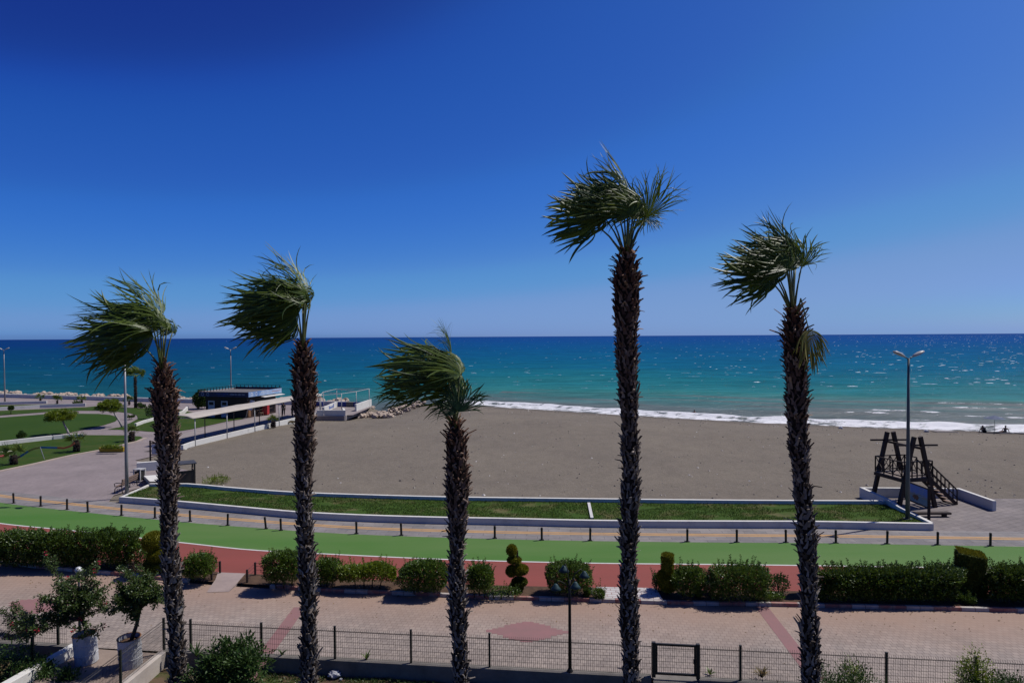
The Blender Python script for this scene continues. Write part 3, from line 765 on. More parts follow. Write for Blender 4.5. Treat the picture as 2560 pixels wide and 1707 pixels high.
# ------------------------------------------------------------------ garden lamp with bell shades, globe lamp
q = fence_at(1425) + f_n * .02
t = thing('garden_lamp', 'slender dark lamp post with teal bell shades in front of the round bush', 'lamp', (q.x, q.y, WZ))
mb = MB(); mb.tube([(0, 0, 0), (0, 0, 2.1), (0, 0, 2.72)], [.05, .042, .03], 10); mb.build('pole', m_black, t, smooth=True, local=True)
mb = MB(); mb.lathe([(.09, 0), (.09, .03), (.055, .1)], n=12); mb.build('base', m_black, t, local=True)
m_teal = mat('teal enamel shade', (.022, .062, .075), (.016, .045, .055), 4, .6, 0, .25)
for ang, rr_, zz in ((20, .48, 2.86), (115, .34, 2.98), (205, .46, 2.62), (290, .40, 2.74)):
    ca, sa = math.cos(R(ang)), math.sin(R(ang))
    mb = MB(); mb.tube([(0, 0, 2.45), (ca * rr_ * .35, sa * rr_ * .35, zz + .02), (ca * rr_ * .75, sa * rr_ * .75, zz + .13), (ca * rr_, sa * rr_, zz + .04)], .014, 6); mb.build('arm', m_black, t, smooth=True, local=True)
    mb = MB(); mb.lathe([(.03, .06), (.06, .03), (.10, -.04), (.16, -.11), (.15, -.115), (.09, -.05), (.02, .03)], (ca * rr_, sa * rr_, zz), 14); mb.build('lamp_shade', m_teal, t, smooth=True, local=True)
q = P(200, 1618, .0)
t = thing('globe_lamp', 'short dark garden lamp with white glass globe behind the first potted shrub', 'lamp', (q.x, q.y, 0))
mb = MB(); mb.lathe([(.07, 0), (.045, .06), (.04, 1.2), (.032, 2.25)], n=10); mb.build('pole', mat('blue black lamp paint', (.012, .016, .035)), t, local=True, smooth=True)
hz = (q.y * 0) + (CAMZ - (1428 - 847.5) / FPX * q.y)
mb = MB(); mb.blob((0, 0, hz), (.11, .11, .11), 14, 10); mb.build('globe', mat('white glass globe', (.75, .75, .76), None, 3, .2, 0, .5), t, smooth=True, local=True)
mb = MB(); mb.lathe([(.032, 2.25), (.035, hz - .16), (.06, hz - .09)], n=10); mb.build('neck', m_black, t, local=True)

# ------------------------------------------------------------------ watch tower
TR = math.atan2(.19, .98)
t = thing('watch_tower', 'dark brown wooden lifeguard watch tower with stairs on the edge of the sand', 'watch tower', (22.95, 39.97, 0), TR)
PZ = 1.78
def part(mb, n, mt=m_wood, par=None): return mb.build(n, mt, par or t, local=True)
for yy in (-1.05, 1.05):
    for s in (-1, 1):
        mb = MB(); mb.bar((s * 1.22, yy, -.05), (s * .20, yy, 4.12), .21, .17, up=(0, 1, 0)); part(mb, 'leg')
    mb = MB(); mb.bar((-1.35, yy, 3.68), (1.35, yy, 3.60), .055, .10); part(mb, 'cross_beam')
mb = MB(); mb.bar((0, -1.35, 3.5), (0, 1.35, 3.5), .08, .12); part(mb, 'ridge_beam')
mb = MB()
for k in range(15): mb.box((-.95 + .1357 * k, 0, PZ - .02), (.12, 2.1, .04))
part(mb, 'platform', mat('worn deck boards', (.30, .24, .21), (.2, .16, .14), 4, .8))
mb = MB()
for s in (-1, 1):
    mb.bar((-1.05, s * 1.08, PZ - .13), (1.05, s * 1.08, PZ - .13), .09, .18); mb.bar((s * 1.0, -1.03, PZ - .13), (s * 1.0, 1.03, PZ - .13), .09, .18)
part(mb, 'platform_beam')
def rail(a, b_, z, n, x=True, name='railing', h=.92):
    a, b_ = V(a), V(b_); mb = MB()
    for hh in (h, .12): mb.bar(a + V((0, 0, z + hh)), b_ + V((0, 0, z + hh)), .06, .06)
    for i in range(n + 1):
        p = a.lerp(b_, i / n); mb.bar(p + V((0, 0, z)), p + V((0, 0, z + h)), .055)
        if i < n and x:
            p2 = a.lerp(b_, (i + 1) / n); mb.bar(p + V((0, 0, z + .12)), p2 + V((0, 0, z + h)), .035); mb.bar(p + V((0, 0, z + h)), p2 + V((0, 0, z + .12)), .035)
    part(mb, name)
rail((-1.0, -1.06, 0), (-1.0, 1.06, 0), PZ, 3); rail((-1.0, 1.06, 0), (1.0, 1.06, 0), PZ, 4)
rail((-1.0, -1.06, 0), (1.0, -1.06, 0), PZ, 6, False); rail((1.0, -1.06, 0), (1.0, -.78, 0), PZ, 1); rail((1.0, .1, 0), (1.0, 1.06, 0), PZ, 2)
# stairs down to the right
x0, x1 = 1.02, 2.95; ya, yb = -.78, .08
for yy in (ya, yb):
    mb = MB(); mb.bar((x0, yy, PZ - .12), (x1, yy, .0), .06, .2); part(mb, 'stringer')
    mb = MB(); mb.bar((x0, yy, PZ + .78), (x1, yy, .86), .06, .07)
    for i in range(8):
        f = i / 7; mb.bar((x0 + (x1 - x0) * f, yy, PZ * (1 - f) - .05), (x0 + (x1 - x0) * f, yy, PZ * (1 - f) + .80 + .05 * f), .05)
    mb.bar((x0, yy, PZ + .35), (x1, yy, .42), .04, .05)
    part(mb, 'stair_railing')
for i in range(8):
    f = (i + .6) / 8; mb = MB(); mb.box((x0 + (x1 - x0) * f, (ya + yb) / 2, PZ * (1 - f)), (.24, .80, .035)); part(mb, 'step', m_slat)
# white walls round the tower
mb = MB(); mb.wall([(21.42, fit_y(L_walk, 21.42) + .24), (21.4, 37.6), (21.45, 38.8), (21.5, 41.85), (27.2, 41.45), (27.15, 38.3)], .22, -.1, [.36, .46, .58, .58, .58, .58])
solo(mb, 'tower_wall', m_white, 'white low wall bent around the three sides of the watch tower', 'wall', bevel=.02)
# information board
t = thing('information_board', 'framed blue picture board on two dark posts beside the watch tower', 'sign board', (22.2, 36.3, 0))
for y in (0, 2.0):
    mb = MB(); mb.box((.03, y, .95 if y == 0 else .88), (.11, .11, 1.9 if y == 0 else 1.76)); part(mb, 'post')
mb = MB()
for z in (.70, 1.70): mb.box((.03, 1.0, z), (.07, 1.89, .07))
part(mb, 'frame')
mt, nt, b = new_mat('beach picture print')
v = coords(nt); sp = N(nt, 'ShaderNodeSeparateXYZ'); nt.links.new(v, sp.inputs[0])
mr = N(nt, 'ShaderNodeMapRange'); mr.inputs[1].default_value = .74; mr.inputs[2].default_value = 1.66; nt.links.new(sp.outputs[2], mr.inputs[0])
dn_ = N(nt, 'ShaderNodeMath', operation='MULTIPLY_ADD'); dn_.inputs[1].default_value = .5; dn_.inputs[2].default_value = -.25; nt.links.new(nz(nt, 3, 5), dn_.inputs[0])
ad = N(nt, 'ShaderNodeMath', operation='ADD'); nt.links.new(mr.outputs[0], ad.inputs[0]); nt.links.new(dn_.outputs[0], ad.inputs[1])
nt.links.new(ramp(nt, ad.outputs[0], [(0, (.20, .24, .24)), (.3, (.10, .2, .26)), (.45, (.16, .17, .16)), (.6, (.05, .15, .42)), (1, (.04, .14, .45))]), b.inputs['Base Color'])
b.inputs['Roughness'].default_value = .4
mb = MB(); mb.box((.02, 1.0, 1.20), (.03, 1.88, .92)); pn = part(mb, 'picture_panel', mt)
mb = MB(); mb.blob((-.002, 1.15, 1.02), (.006, .26, .12), 16, 8, .9, 2.2, 3); part(mb, 'picture_motif', mat('orange print', (.42, .14, .05), (.2, .12, .08), 8), pn)
mb = MB()
for k in range(5): mb.box((-.002, .62 + .02 * k, 1.56 - .10 * k), (.006, .5 - .06 * (k % 3), .035))
part(mb, 'text_lines', mat('pale print', (.35, .45, .6)), pn)
mb = MB(); a, b_ = P(2263, 1287, .1), P(2376, 1287, .1); mb.box(((a.x + b_.x) / 2, a.y, .2), (b_.x - a.x, .34, .10)); 
tb = thing('beam_bench', 'plain dark wooden beam bench in front of the watch tower', 'bench', ((a.x + b_.x) / 2, a.y, 0))
mb.build('seat', m_wood, tb); 
for xx in (a.x + .3, b_.x - .3):
    mb = MB(); mb.box((xx, a.y, .075), (.14, .28, .15)); mb.build('leg', m_wood, tb)

# ------------------------------------------------------------------ kiosk
kc = P(618, 1045).xy; kr = R(-14)
t = thing('kiosk', 'dark brown beach kiosk with banner fascia and flat roof', 'kiosk', (kc.x, kc.y, 0), kr)
# local: near corner at the origin, left face along -x, right face along +y
W_, L_, H_ = 6.0, 6.2, 2.75
m_kw = mat('dark brown kiosk cladding', (.040, .020, .014), (.026, .014, .010), 4, .6, .3, .3, stretch=(1, 1, 8))
mb = MB(); mb.box((-W_ / 2, L_ / 2, H_ / 2), (W_, L_, H_)); kw = part(mb, 'wall', m_kw)
m_navy = mat('navy banner print', (.012, .016, .055), (.02, .03, .11), .8, .45)
m_lblue = mat('light blue banner print', (.12, .26, .58), (.50, .64, .84), .45, .45, lo=.35, hi=.6)
ov = .55; fz0, fz1 = 2.66, 3.28
mb = MB(); mb.box((-W_ / 2, L_ / 2, 3.02), (W_ + 2 * ov - .14, L_ + 2 * ov - .14, .12)); rf = part(mb, 'roof', mat('grey roof felt', (.20, .185, .18), (.15, .14, .14), .8, .9))
mb = MB(); mb.box((-W_ / 2, -ov, (fz0 + fz1) / 2), (W_ + 2 * ov, .08, fz1 - fz0)); f1 = part(mb, 'fascia', m_navy)
mb = MB(); mb.box((ov, L_ / 2, (fz0 + fz1) / 2), (.08, L_ + 2 * ov - .1, fz1 - fz0)); f2 = part(mb, 'fascia', m_lblue)
mb = MB(); mb.box((-W_ / 2, L_ + ov, (fz0 + fz1) / 2 + .12), (W_ + 2 * ov, .06, fz1 - fz0)); part(mb, 'fascia', m_navy)
mb = MB(); mb.box((-W_ - ov, L_ / 2, (fz0 + fz1) / 2 + .05), (.06, L_ + 2 * ov - .1, fz1 - fz0 - .1)); part(mb, 'fascia', mat('pale boards', (.5, .45, .44), (.3, .26, .26), 3))
mb = MB(); 
for k in range(12): mb.box((-W_ - ov + .05, -.2 + .6 * k, 3.36), (.05, .07, .36))
for k in range(12): mb.box((-W_ - .3 + .6 * k, L_ + ov - .05, 3.44), (.07, .05, .36))
mb.box((-W_ - ov + .05, L_ / 2, 3.56), (.05, L_ + 1, .05)); mb.box((-W_ / 2, L_ + ov - .05, 3.64), (W_ + 1, .05, .05))
part(mb, 'roof_railing', m_black)
m_wp = mat('white banner print', (.95, .96, 1.0)); m_gp = mat('grey banner print', (.42, .46, .58)); m_rp = mat('salmon banner print', (.62, .30, .26))
def ring(mb, c, r, ax):
    n = 20; vs = []
    for j in range(n):
        a = 2 * math.pi * j / n
        for rr2 in (r, r * .68):
            dx, dz = math.cos(a) * rr2 * .8, math.sin(a) * rr2
            vs.append((c[0] + dx, c[1], c[2] + dz) if ax == 0 else (c[0], c[1] + dx, c[2] + dz))
    mb.add(vs, [(2 * j, 2 * ((j + 1) % n), 2 * ((j + 1) % n) + 1, 2 * j + 1) for j in range(n)])
def scribble(mb, face, u0, u1, z0, z1, seed):
    rr2 = random.Random(seed); u = u0
    while u < u1:
        w = rr2.uniform(.05, .12); h = (z1 - z0) * rr2.uniform(.5, 1); zc = z0 + (z1 - z0) * .5
        if face == 0: mb.add([(u, -ov - .046, zc - h / 2), (u + w, -ov - .046, zc - h / 2 + .03), (u + w * .9, -ov - .046, zc + h / 2), (u, -ov - .046, zc + h / 2 - .05)], [(0, 1, 2, 3)])
        else: mb.add([(ov + .046, u, zc - h / 2), (ov + .046, u + w, zc - h / 2 + .03), (ov + .046, u + w * .9, zc + h / 2), (ov + .046, u, zc + h / 2 - .05)], [(0, 1, 2, 3)])
        u += w + rr2.uniform(.03, .08)
mb = MB(); ring(mb, (-6.0, -ov - .046, 2.97), .24, 0); ring(mb, (-5.2, -ov - .046, 2.97), .24, 0); part(mb, 'emblem', m_gp, f1)
mb = MB(); scribble(mb, 0, -3.9, -2.3, 2.95, 3.12, 1); scribble(mb, 0, -3.7, -2.5, 2.76, 2.86, 2); part(mb, 'lettering', mat('blue banner print', (.06, .12, .60)), f1)
mb = MB(); scribble(mb, 0, -2.0, .1, 2.86, 3.12, 3); part(mb, 'lettering', m_gp, f1)
mb = MB(); ring(mb, (ov + .046, .15, 2.97), .25, 1); ring(mb, (ov + .046, 1.1, 2.97), .24, 1); part(mb, 'emblem', m_wp, f2)
mb = MB(); scribble(mb, 1, 2.0, 4.2, 2.98, 3.16, 4); scribble(mb, 1, 2.3, 3.9, 2.78, 2.88, 5); part(mb, 'lettering', m_wp, f2)
mb = MB(); scribble(mb, 1, 4.5, 6.4, 2.90, 3.14, 6); part(mb, 'lettering', m_rp, f2)
m_door = mat('white door panel', (.62, .64, .70), (.5, .52, .58), 2, .5)
for xx in (-5.15, -3.25):
    mb = MB(); mb.box((xx, -.02, 1.05), (.95, .05, 2.1)); d = part(mb, 'door', m_door)
    mb = MB(); mb.box((xx, -.05, 1.75), (.62, .02, .38)); part(mb, 'door_window', m_black, d)
    mb = MB(); mb.box((xx + .36, -.06, 1.0), (.04, .05, .14)); part(mb, 'handle', m_galv, d)
mb = MB(); mb.hexa([(ov + .05, 2.0, 2.5), (1.15, 2.0, 2.42), (1.15, 6.6, 2.42), (ov + .05, 6.6, 2.5)], [(ov + .05, 2.0, 2.56), (1.15, 2.0, 2.48), (1.15, 6.6, 2.48), (ov + .05, 6.6, 2.56)]); part(mb, 'awning', mat('white awning', (.75, .73, .70)))
mb = MB(); mb.box((.01, 3.3, 1.45), (.05, 3.2, 1.3)); part(mb, 'serving_hatch', m_black)
mb = MB(); mb.box((.12, 3.3, .82), (.34, 3.4, .06)); part(mb, 'counter', m_slat)
mb = MB(); mb.box((.03, .45, 1.1), (.05, .5, 2.0)); part(mb, 'timber_panel', mat('orange brown timber', (.28, .14, .07), (.2, .1, .05), 3))
# things by the kiosk
p = P(664, 1037.5)
tt = thing('vending_fridge', 'bright red drinks fridge standing beside the kiosk', 'fridge', p, kr + R(10))
mb = MB(); mb.box((0, 0, .90), (.75, .7, 1.62)); mb.build('cabinet', mat('red fridge paint', (.55, .02, .02), (.45, .015, .02), 3, .35, 0, .5), tt, local=True, bevel=.04)
mb = MB(); mb.box((.0, -.355, .95), (.6, .02, 1.25)); mb.build('door', mat('fridge door', (.62, .12, .10), (.5, .05, .05), 4, .3), tt, local=True)
mb = MB(); mb.box((0, 0, .045), (.68, .62, .09)); mb.build('plinth', m_black, tt, local=True)
p = P(640, 1043)
tt = thing('pennant_flag', 'white feather flag on a leaning pole at the kiosk corner', 'flag', P(614, 1046), 0)
mb = MB(); mb.tube([(0, 0, 0), (.25, 0, 1.0), (.62, 0, 2.3)], .022, 6); mb.build('pole', m_lampw, tt, local=True)
mb = MB()
cl = [(.28 + .36 * f + .04 * math.sin(f * 9), .02 * math.sin(f * 7), 1.1 + 1.2 * f) for f in [i / 8 for i in range(9)]]
vs = []
for i, c in enumerate(cl): vs += [c, (c[0] + .42 + .05 * math.sin(i), c[1] + .06 * math.sin(i * 1.3), c[2] - .08), (c[0] + .42 + .05 * math.sin(i), c[1] + .075 + .06 * math.sin(i * 1.3), c[2] - .08), (c[0], c[1] + .015, c[2])]
mb.add(vs, [(i * 4 + j, (i + 1) * 4 + j, (i + 1) * 4 + (j + 1) % 4, i * 4 + (j + 1) % 4) for i in range(8) for j in range(4)]); mb.build('cloth', mat('white flag cloth', (.72, .74, .82)), tt, local=True, smooth=True)
for i, (px, py, lb) in enumerate(((634, 1041, 'black plastic chair nearest the kiosk corner'), (652, 1040, 'low wooden stool in front of the kiosk hatch'))):
    tt = thing('chair' if i == 0 else 'stool', lb, 'chair' if i == 0 else 'stool', P(px, py), .4 + i)
    mm = m_black if i == 0 else m_slat
    mb = MB(); mb.box((0, 0, .44), (.5, .5, .05)); mb.build('seat', mm, tt, local=True)
    if i == 0:
        mb = MB(); mb.box((0, .24, .75), (.48, .04, .6)); mb.build('backrest', mm, tt, local=True)
    for sx in (-1, 1):
        for sy in (-1, 1):
            mb = MB(); mb.box((sx * .21, sy * .21, .21), (.045, .045, .42)); mb.build('leg', mm, tt, local=True)

# ------------------------------------------------------------------ canopy walk
near = [P(488, 1113).xy, P(569, 1092).xy, P(638, 1077).xy, P(698, 1062.5).xy]
cd = (near[3] - near[0]).normalized(); cn = V((-cd.y, cd.x))
sp_ = (near[3] - near[0]).length / 3
t = thing('canopy', 'long beige fabric shade canopy on slim white posts beside the sand', 'canopy', (near[0].x, near[0].y, 0))
np_ = [near[0] + cd * sp_ * i for i in range(6)]; fp_ = [q + cn * 2.5 for q in np_]
CH = 2.58
m_post = mat('white canopy post', (.66, .65, .63), (.5, .49, .47), 3, .5)
for i, (a, b_) in enumerate(zip(np_, fp_)):
    for q, k in ((a, 0), (b_, 1)):
        mb = MB(); mb.tube([(q.x, q.y, -.1), (q.x, q.y, CH + .05 * k)], .05, 8); mb.build('post', m_post if k == 0 else m_slat, t, smooth=True)
    mb = MB(); mb.bar((a.x, a.y, CH - .06), (b_.x, b_.y, CH - .01), .07); mb.build('cross_rail', m_post, t)
for L2, zz in ((np_, CH - .03), (fp_, CH + .02)):
    mb = MB(); mb.bar((L2[0].x, L2[0].y, zz), (L2[-1].x, L2[-1].y, zz), .07); mb.build('long_rail', m_post, t)
mb = MB(); n = 60; pts = []; c0 = np_[0] - cd * .6 - cn * .25; Lc = sp_ * 5 + 1.0
for i in range(n + 1):
    for j in range(7):
        f = i / n; g = j / 6; q = c0 + cd * Lc * f + cn * (3.1 * g)
        sag = .07 * math.sin(math.pi * ((f * Lc - .6) / sp_ % 1)) * math.sin(math.pi * g)
        pts.append((q.x, q.y, CH + .10 + .18 * math.sin(math.pi * g) - sag - (.10 if j in (0, 6) else 0) + .02 * noise.noise(V((f * 30, g * 3, 0)))))
mb.add(pts, [(i * 7 + j, (i + 1) * 7 + j, (i + 1) * 7 + j + 1, i * 7 + j + 1) for i in range(n) for j in range(6)])
o = mb.build('fabric', m_fabric, t, smooth=True); sd = o.modifiers.new('thickness', 'SOLIDIFY'); sd.thickness = .02
# white wall along the sand under the canopy
bw = [P(455, 1124).xy] + [q + cn * .12 for q in np_] + [P(790, 1039.5).xy]
mb = MB(); mb.wall([(q.x, q.y) for q in bw], .22, -.3, .42)
solo(mb, 'beach_wall', m_white, 'straight white wall between the canopy walk and the sand', 'wall', bevel=.02)
# dark rubber walkway under the canopy
mb = MB(); A = [q + cn * .35 for q in np_]; B = [q + cn * 2.2 for q in np_]
a0, b0_ = A[0] - cd * 4, B[0] - cd * 4; a1, b1_ = A[-1] + cd * 3, B[-1] + cd * 3
mb.add([(p.x, p.y, .016) for p in (a0, a1, b1_, b0_)], [(0, 1, 2, 3)])
struct(mb, 'dark_walkway', mat('dark rubber path', (.085, .075, .075), (.06, .053, .053), 2, .9, .2))

# ------------------------------------------------------------------ terrace at the water's edge
def wthing(name, px, z1, label, mt=m_white, z0=-.5, th=.25):
    mb = MB(); mb.wall([P2(*p) for p in px], th, z0, z1); return solo(mb, name, mt, label, 'wall')
wthing('terrace_wall', [(792, 1039.5), (809, 1039)], .72, 'small square white wall piece left of the terrace opening')
wthing('terrace_wall', [(811, 1039), (861, 1039.3), (858, 1033)], .72, 'low white front wall of the terrace facing the sand')
o = wthing('terrace_wall', [(808, 1032), (842, 1016.5)], .75, 'white side wall of the terrace with a blue painted mark')
a, b_ = P(808, 1032), P(842, 1016.5); d = (b_ - a).normalized(); nn = V((d.y, -d.x, 0))
mb = MB(); pc = (a + b_) / 2 + nn * .14
for k in range(5):
    q = pc + d * (-1.3 + .62 * k); hh = (.46, .34, .3, .34, .5)[k]
    mb.add([q + V((0, 0, .2)), q + d * .42 + V((0, 0, .2)), q + d * .42 + V((0, 0, .2 + hh * .55)), q + d * .16 + V((0, 0, .2 + hh)), q + V((0, 0, .2 + hh))], [(0, 1, 2, 3, 4)])
mk = mb.build('painted_mark', mat('blue wall paint', (.03, .14, .55)))
mk.data.transform(Matrix.Translation(-V(o.location))); mk.parent = o
m_cob = mat('cobalt blue paint', (.018, .04, .24), (.03, .06, .3), 2, .6)
wthing('terrace_wall', [(842, 1016.5), (866, 1016.5)], .72, 'left cobalt blue section of the back wall of the terrace', m_cob)
wthing('terrace_wall', [(866.5, 1016.5), (884, 1017)], .72, 'grey white middle section of the back wall of the terrace', m_conc)
wthing('terrace_wall', [(884.5, 1017), (914, 1017.5)], .72, 'right cobalt blue section of the back wall of the terrace', m_cob)
wthing('terrace_wall', [(889, 1028), (927, 1014)], .95, 'bright white right wall of the terrace beside the boulders')
wthing('terrace_wall', [(738, 1014), (790, 1015.5), (808, 1016)], .6, 'dark blue wall behind the canopy end', m_cob)
tp = [P(*p).xy for p in ((802, 1037), (854, 1032), (891, 1025), (923, 1016), (842, 1017), (809, 1027))]
t = thing('pergola_frame', 'bare white pole frame over the terrace without fabric', 'pergola', (tp[0].x, tp[0].y, 0))
for q in tp:
    mb = MB(); mb.tube([(q.x, q.y, -.3), (q.x, q.y, 2.6)], .05, 8); mb.build('post', m_post, t, smooth=True)
for i, j in ((0, 1), (1, 2), (2, 3), (3, 4), (4, 5), (5, 0), (1, 5), (2, 4)):
    mb = MB(); mb.bar((tp[i].x, tp[i].y, 2.55 + .01 * i), (tp[j].x, tp[j].y, 2.55 + .01 * i), .06); mb.build('rail', m_post, t)
mb = MB(); q = [P2(*p) for p in ((735, 1046), (792, 1040), (861, 1040), (889, 1029), (927, 1016), (842, 1015), (735, 1014))]; mb.prism(q, -.6, .006); struct(mb, 'terrace', m_path)

# ------------------------------------------------------------------ sea wall, low park walls
sw = [V((-180, 142)), V((-89, 118.5)), V((-49, 105.6)), V((-25, 100)), V((-21.3, 98.6))]
mb = MB(); mb.wall([(q.x, q.y) for q in smooth_line(sw, 6)], .45, -1.2, .62)
solo(mb, 'sea_wall', m_white, 'very long white sea wall along the far edge of the park', 'wall')
def parkwall(px, h, label, th=.25):
    mb = MB(); mb.wall([P2(*p) for p in px], th, -.02, h); solo(mb, 'park_wall', m_white, label, 'wall')
parkwall([(-160, 1018), (0, 1011.5), (60, 1010), (117, 1008.5)], .42, 'long thin white wall nearest the sea wall on the far lawn')
parkwall([(-160, 1034), (0, 1025.5), (100, 1019.5), (214, 1015.5)], .45, 'long white wall between the far lawn and the back lawn')
parkwall([(-160, 1135), (0, 1114), (130, 1099)], .42, 'thick white wall behind the front lawn at the left edge', .35)
parkwall([(133, 1099), (155, 1097), (177, 1095.5)], .42, 'short white wall under the left umbrella tree', .3)
parkwall([(180, 1094), (209, 1092.5)], .35, 'small white kerb wall behind the striped baby palm', .3)
parkwall([(338, 1066), (360, 1058), (388, 1050)], .35, 'thin white kerb wall crossing the lawn left of the first palm trunk')
parkwall([(446, 1040), (458, 1036), (469, 1024)], .5, 'curved white wall end right of the first palm trunk')

# ------------------------------------------------------------------ left plaza furniture
c = P(305, 1233); c2 = P(358, 1208)
bd = (c2 - c).normalized(); bl = 2.2
t = thing('park_bench', 'slatted wooden bench with black iron ends beside the left lamp', 'bench', c, math.atan2(bd.y, bd.x))
# local x along the bench, seat toward +y (left of travel)
for k in range(3):
    mb = MB(); mb.box((bl / 2, .12 + .14 * k, .44), (bl, .11, .035)); mb.build('seat_slat', m_slat, t, local=True)
for k in range(3):
    mb = MB(); mb.box((bl / 2, .02 - .03 * k, .55 + .14 * k), (bl, .03, .11)); mb.build('back_slat', m_slat, t, local=True)
for x in (.06, bl - .06):
    mb = MB(); mb.tube([(x, .5, 0), (x, .46, .3), (x, .3, .42), (x, .05, .44), (x, .0, .9)], .028, 6)
    mb.tube([(x, .0, 0), (x, .03, .25), (x, .05, .44)], .028, 6)
    mb.tube([(x, .46, .42), (x, .50, .62), (x, .40, .67), (x, .0, .64)], .024, 6)
    mb.tube([(x, .12 + .1 * math.cos(a), .2 + .1 * math.sin(a)) if False else (x, .25 + .1 * math.cos(a), .2 + .1 * math.sin(a)) for a in [i * .7 for i in range(10)]], .018, 5)
    mb.build('iron_end', m_black, t, smooth=True, local=True)
c = P(349, 1204)
t = thing('litter_bin', 'small dark litter bin in a pale frame by the bench', 'litter bin', c, R(-10))
mb = MB(); mb.box((0, 0, .45), (.42, .42, .66)); mb.build('bin_body', m_black, t, local=True)
mb = MB()
for sx in (-1, 1):
    for sy in (-1, 1): mb.box((sx * .25, sy * .25, .44), (.06, .06, .88))
mb.box((0, 0, .905), (.58, .58, .05)); mb.build('frame', m_lampw, t, local=True)
mb = MB(); a, b_ = P(342, 1178.5), P(420, 1172); mb.wall([(a.x, a.y), (b_.x, b_.y)], .30, 0, .68)
solo(mb, 'low_wall', m_white, 'pale low wall block in front of the notice board', 'wall', bevel=.02)
mb = MB(); a, b_ = P(362, 1206), P(430, 1196)
mb.hexa([P(374, 1212), P(445, 1212), P(430, 1192), P(359, 1198)], [P(374, 1203, .5) , P(445, 1203, .5), P(424, 1184, .62), P(359, 1189, .62)])
solo(mb, 'sloping_block', m_white, 'white sloping masonry block behind the lawn bed corner', 'block', bevel=.02)
for i, (px, py) in enumerate(()): pass
c = P(376, 1160)
t = thing('notice_board', 'white notice board in a dark wooden frame partly behind the first palm', 'sign board', c, R(8))
for x in (0, 2.2):
    mb = MB(); mb.box((x, 0, .95), (.10, .10, 1.9)); mb.build('post', m_wood, t, local=True)
mb = MB(); mb.box((1.1, 0, 1.66), (2.1, .07, .09)); mb.box((1.1, 0, .75), (2.1, .07, .07)); mb.build('frame', m_wood, t, local=True)
mb = MB(); mb.box((1.1, 0, 1.2), (1.95, .04, .78)); pn = mb.build('board', mat('white notice sheet', (.62, .63, .68), (.52, .53, .58), 3, .6), t, local=True)
mb = MB()
for k in range(5): mb.box((.62 + .03 * (k % 2), -.024, 1.48 - .13 * k), (.7 - .12 * (k % 3), .006, .03))
mb.build('text_lines', mat('grey print', (.24, .25, .30)), pn, local=True)
# changing cabin
ca_ = P(487, 1216); t = thing('changing_cabin', 'small changing cabin with dark roof and slatted side on the sand', 'cabin', (ca_.x, ca_.y, -.06), R(32))
hc = 1.62
for x, y in ((0, 0), (-1.1, .0), (0, 1.15), (-1.1, 1.15)):
    mb = MB(); mb.box((x, y, hc / 2), (.10, .10, hc)); mb.build('post', m_darkmetal, t, local=True)
mb = MB(); mb.box((-.55, .57, hc + .03), (1.35, 1.4, .06)); mb.build('roof', mat('dark roof sheet', (.085, .085, .09), (.06, .06, .065), 2, .6), t, local=True)
mb = MB()
for k in range(9): mb.box((0, .575, .12 + .125 * k), (.035, 1.04, .105))
mb.build('slatted_panel', m_slat, t, local=True)
mb = MB(); mb.box((-.55, 0, .62), (1.0, .04, 1.15)); mb.build('door', m_darkmetal, t, local=True)
# flower trough
a, b_ = P(252, 1129.5), P(307, 1130.5); t = thing('flower_trough', 'bright yellow flower trough full of green plants on the plaza', 'planter', ((a.x + b_.x) / 2, a.y, 0), R(3)); L2 = (b_ - a).length
mb = MB(); mb.hexa([(-L2 / 2 + .06, -.25, .06), (L2 / 2 - .06, -.25, .06), (L2 / 2 - .06, .25, .06), (-L2 / 2 + .06, .25, .06)], [(-L2 / 2, -.3, .42), (L2 / 2, -.3, .42), (L2 / 2, .3, .42), (-L2 / 2, .3, .42)]); mb.build('trough', mat('yellow paint', (.52, .36, .02), (.42, .28, .02), 3, .5), t, local=True)
mb = MB(); mb.box((0, 0, .03), (L2 - .3, .4, .06)); mb.build('foot', m_black, t, local=True)
# ribbon barrier
t = thing('ribbon_barrier', 'sagging orange and blue ribbon strung between baby palms and a leaning stake', 'ribbon', P(105, 1147))
rib = [(-12, 1153), (0, 1154), (12, 1153), (24, 1150), (40, 1145), (50, 1141), (70, 1128), (86, 1121), (100, 1118), (122, 1118.5), (143, 1119), (160, 1120), (176, 1115), (186, 1107)]
cols = {'orange': (.55, .17, .06), 'blue': (.07, .24, .45), 'yellow': (.6, .5, .1)}
mrib = {k: mat(k + ' ribbon', v, None, 5, .7) for k, v in cols.items()}
seq = ['orange', 'orange', 'blue', 'blue', 'orange', 'blue', 'yellow', 'yellow', 'blue', 'blue', 'orange', 'orange', 'orange']
rpts = [D(px, py, P(px, 1150 - (px - 30) * .05).y) for px, py in rib]
for i, k in enumerate(seq):
    mb = MB(); mb.bar(rpts[i], rpts[i + 1], .02, .16); mb.build('ribbon', mrib[k], t)
s0 = P(111, 1149); mb = MB(); mb.tube([s0, D(100, 1117, s0.y)], .035, 6); mb.build('stake', m_galv, t)
c = P(15, 1139); t = thing('round_table', 'cream round table top low on the front lawn', 'table', c)
mb = MB(); mb.lathe([(.42, .36), (.44, .38), (.42, .40)], n=20); mb.build('table_top', mat('cream paint', (.55, .52, .36)), t, local=True)
mb = MB(); mb.lathe([(.2, .0), (.05, .05), (.05, .36)], n=10); mb.build('foot', m_slat, t, local=True)
c = P(1, 1144); t = thing('red_cushion', 'small red cushion on the lawn at the left edge', 'cushion', c); mb = MB(); mb.blob((0, 0, .12), (.3, .3, .13), 10, 6, .2, 2); mb.build('cover', mat('red cloth', (.5, .08, .09)), t, local=True, smooth=True)
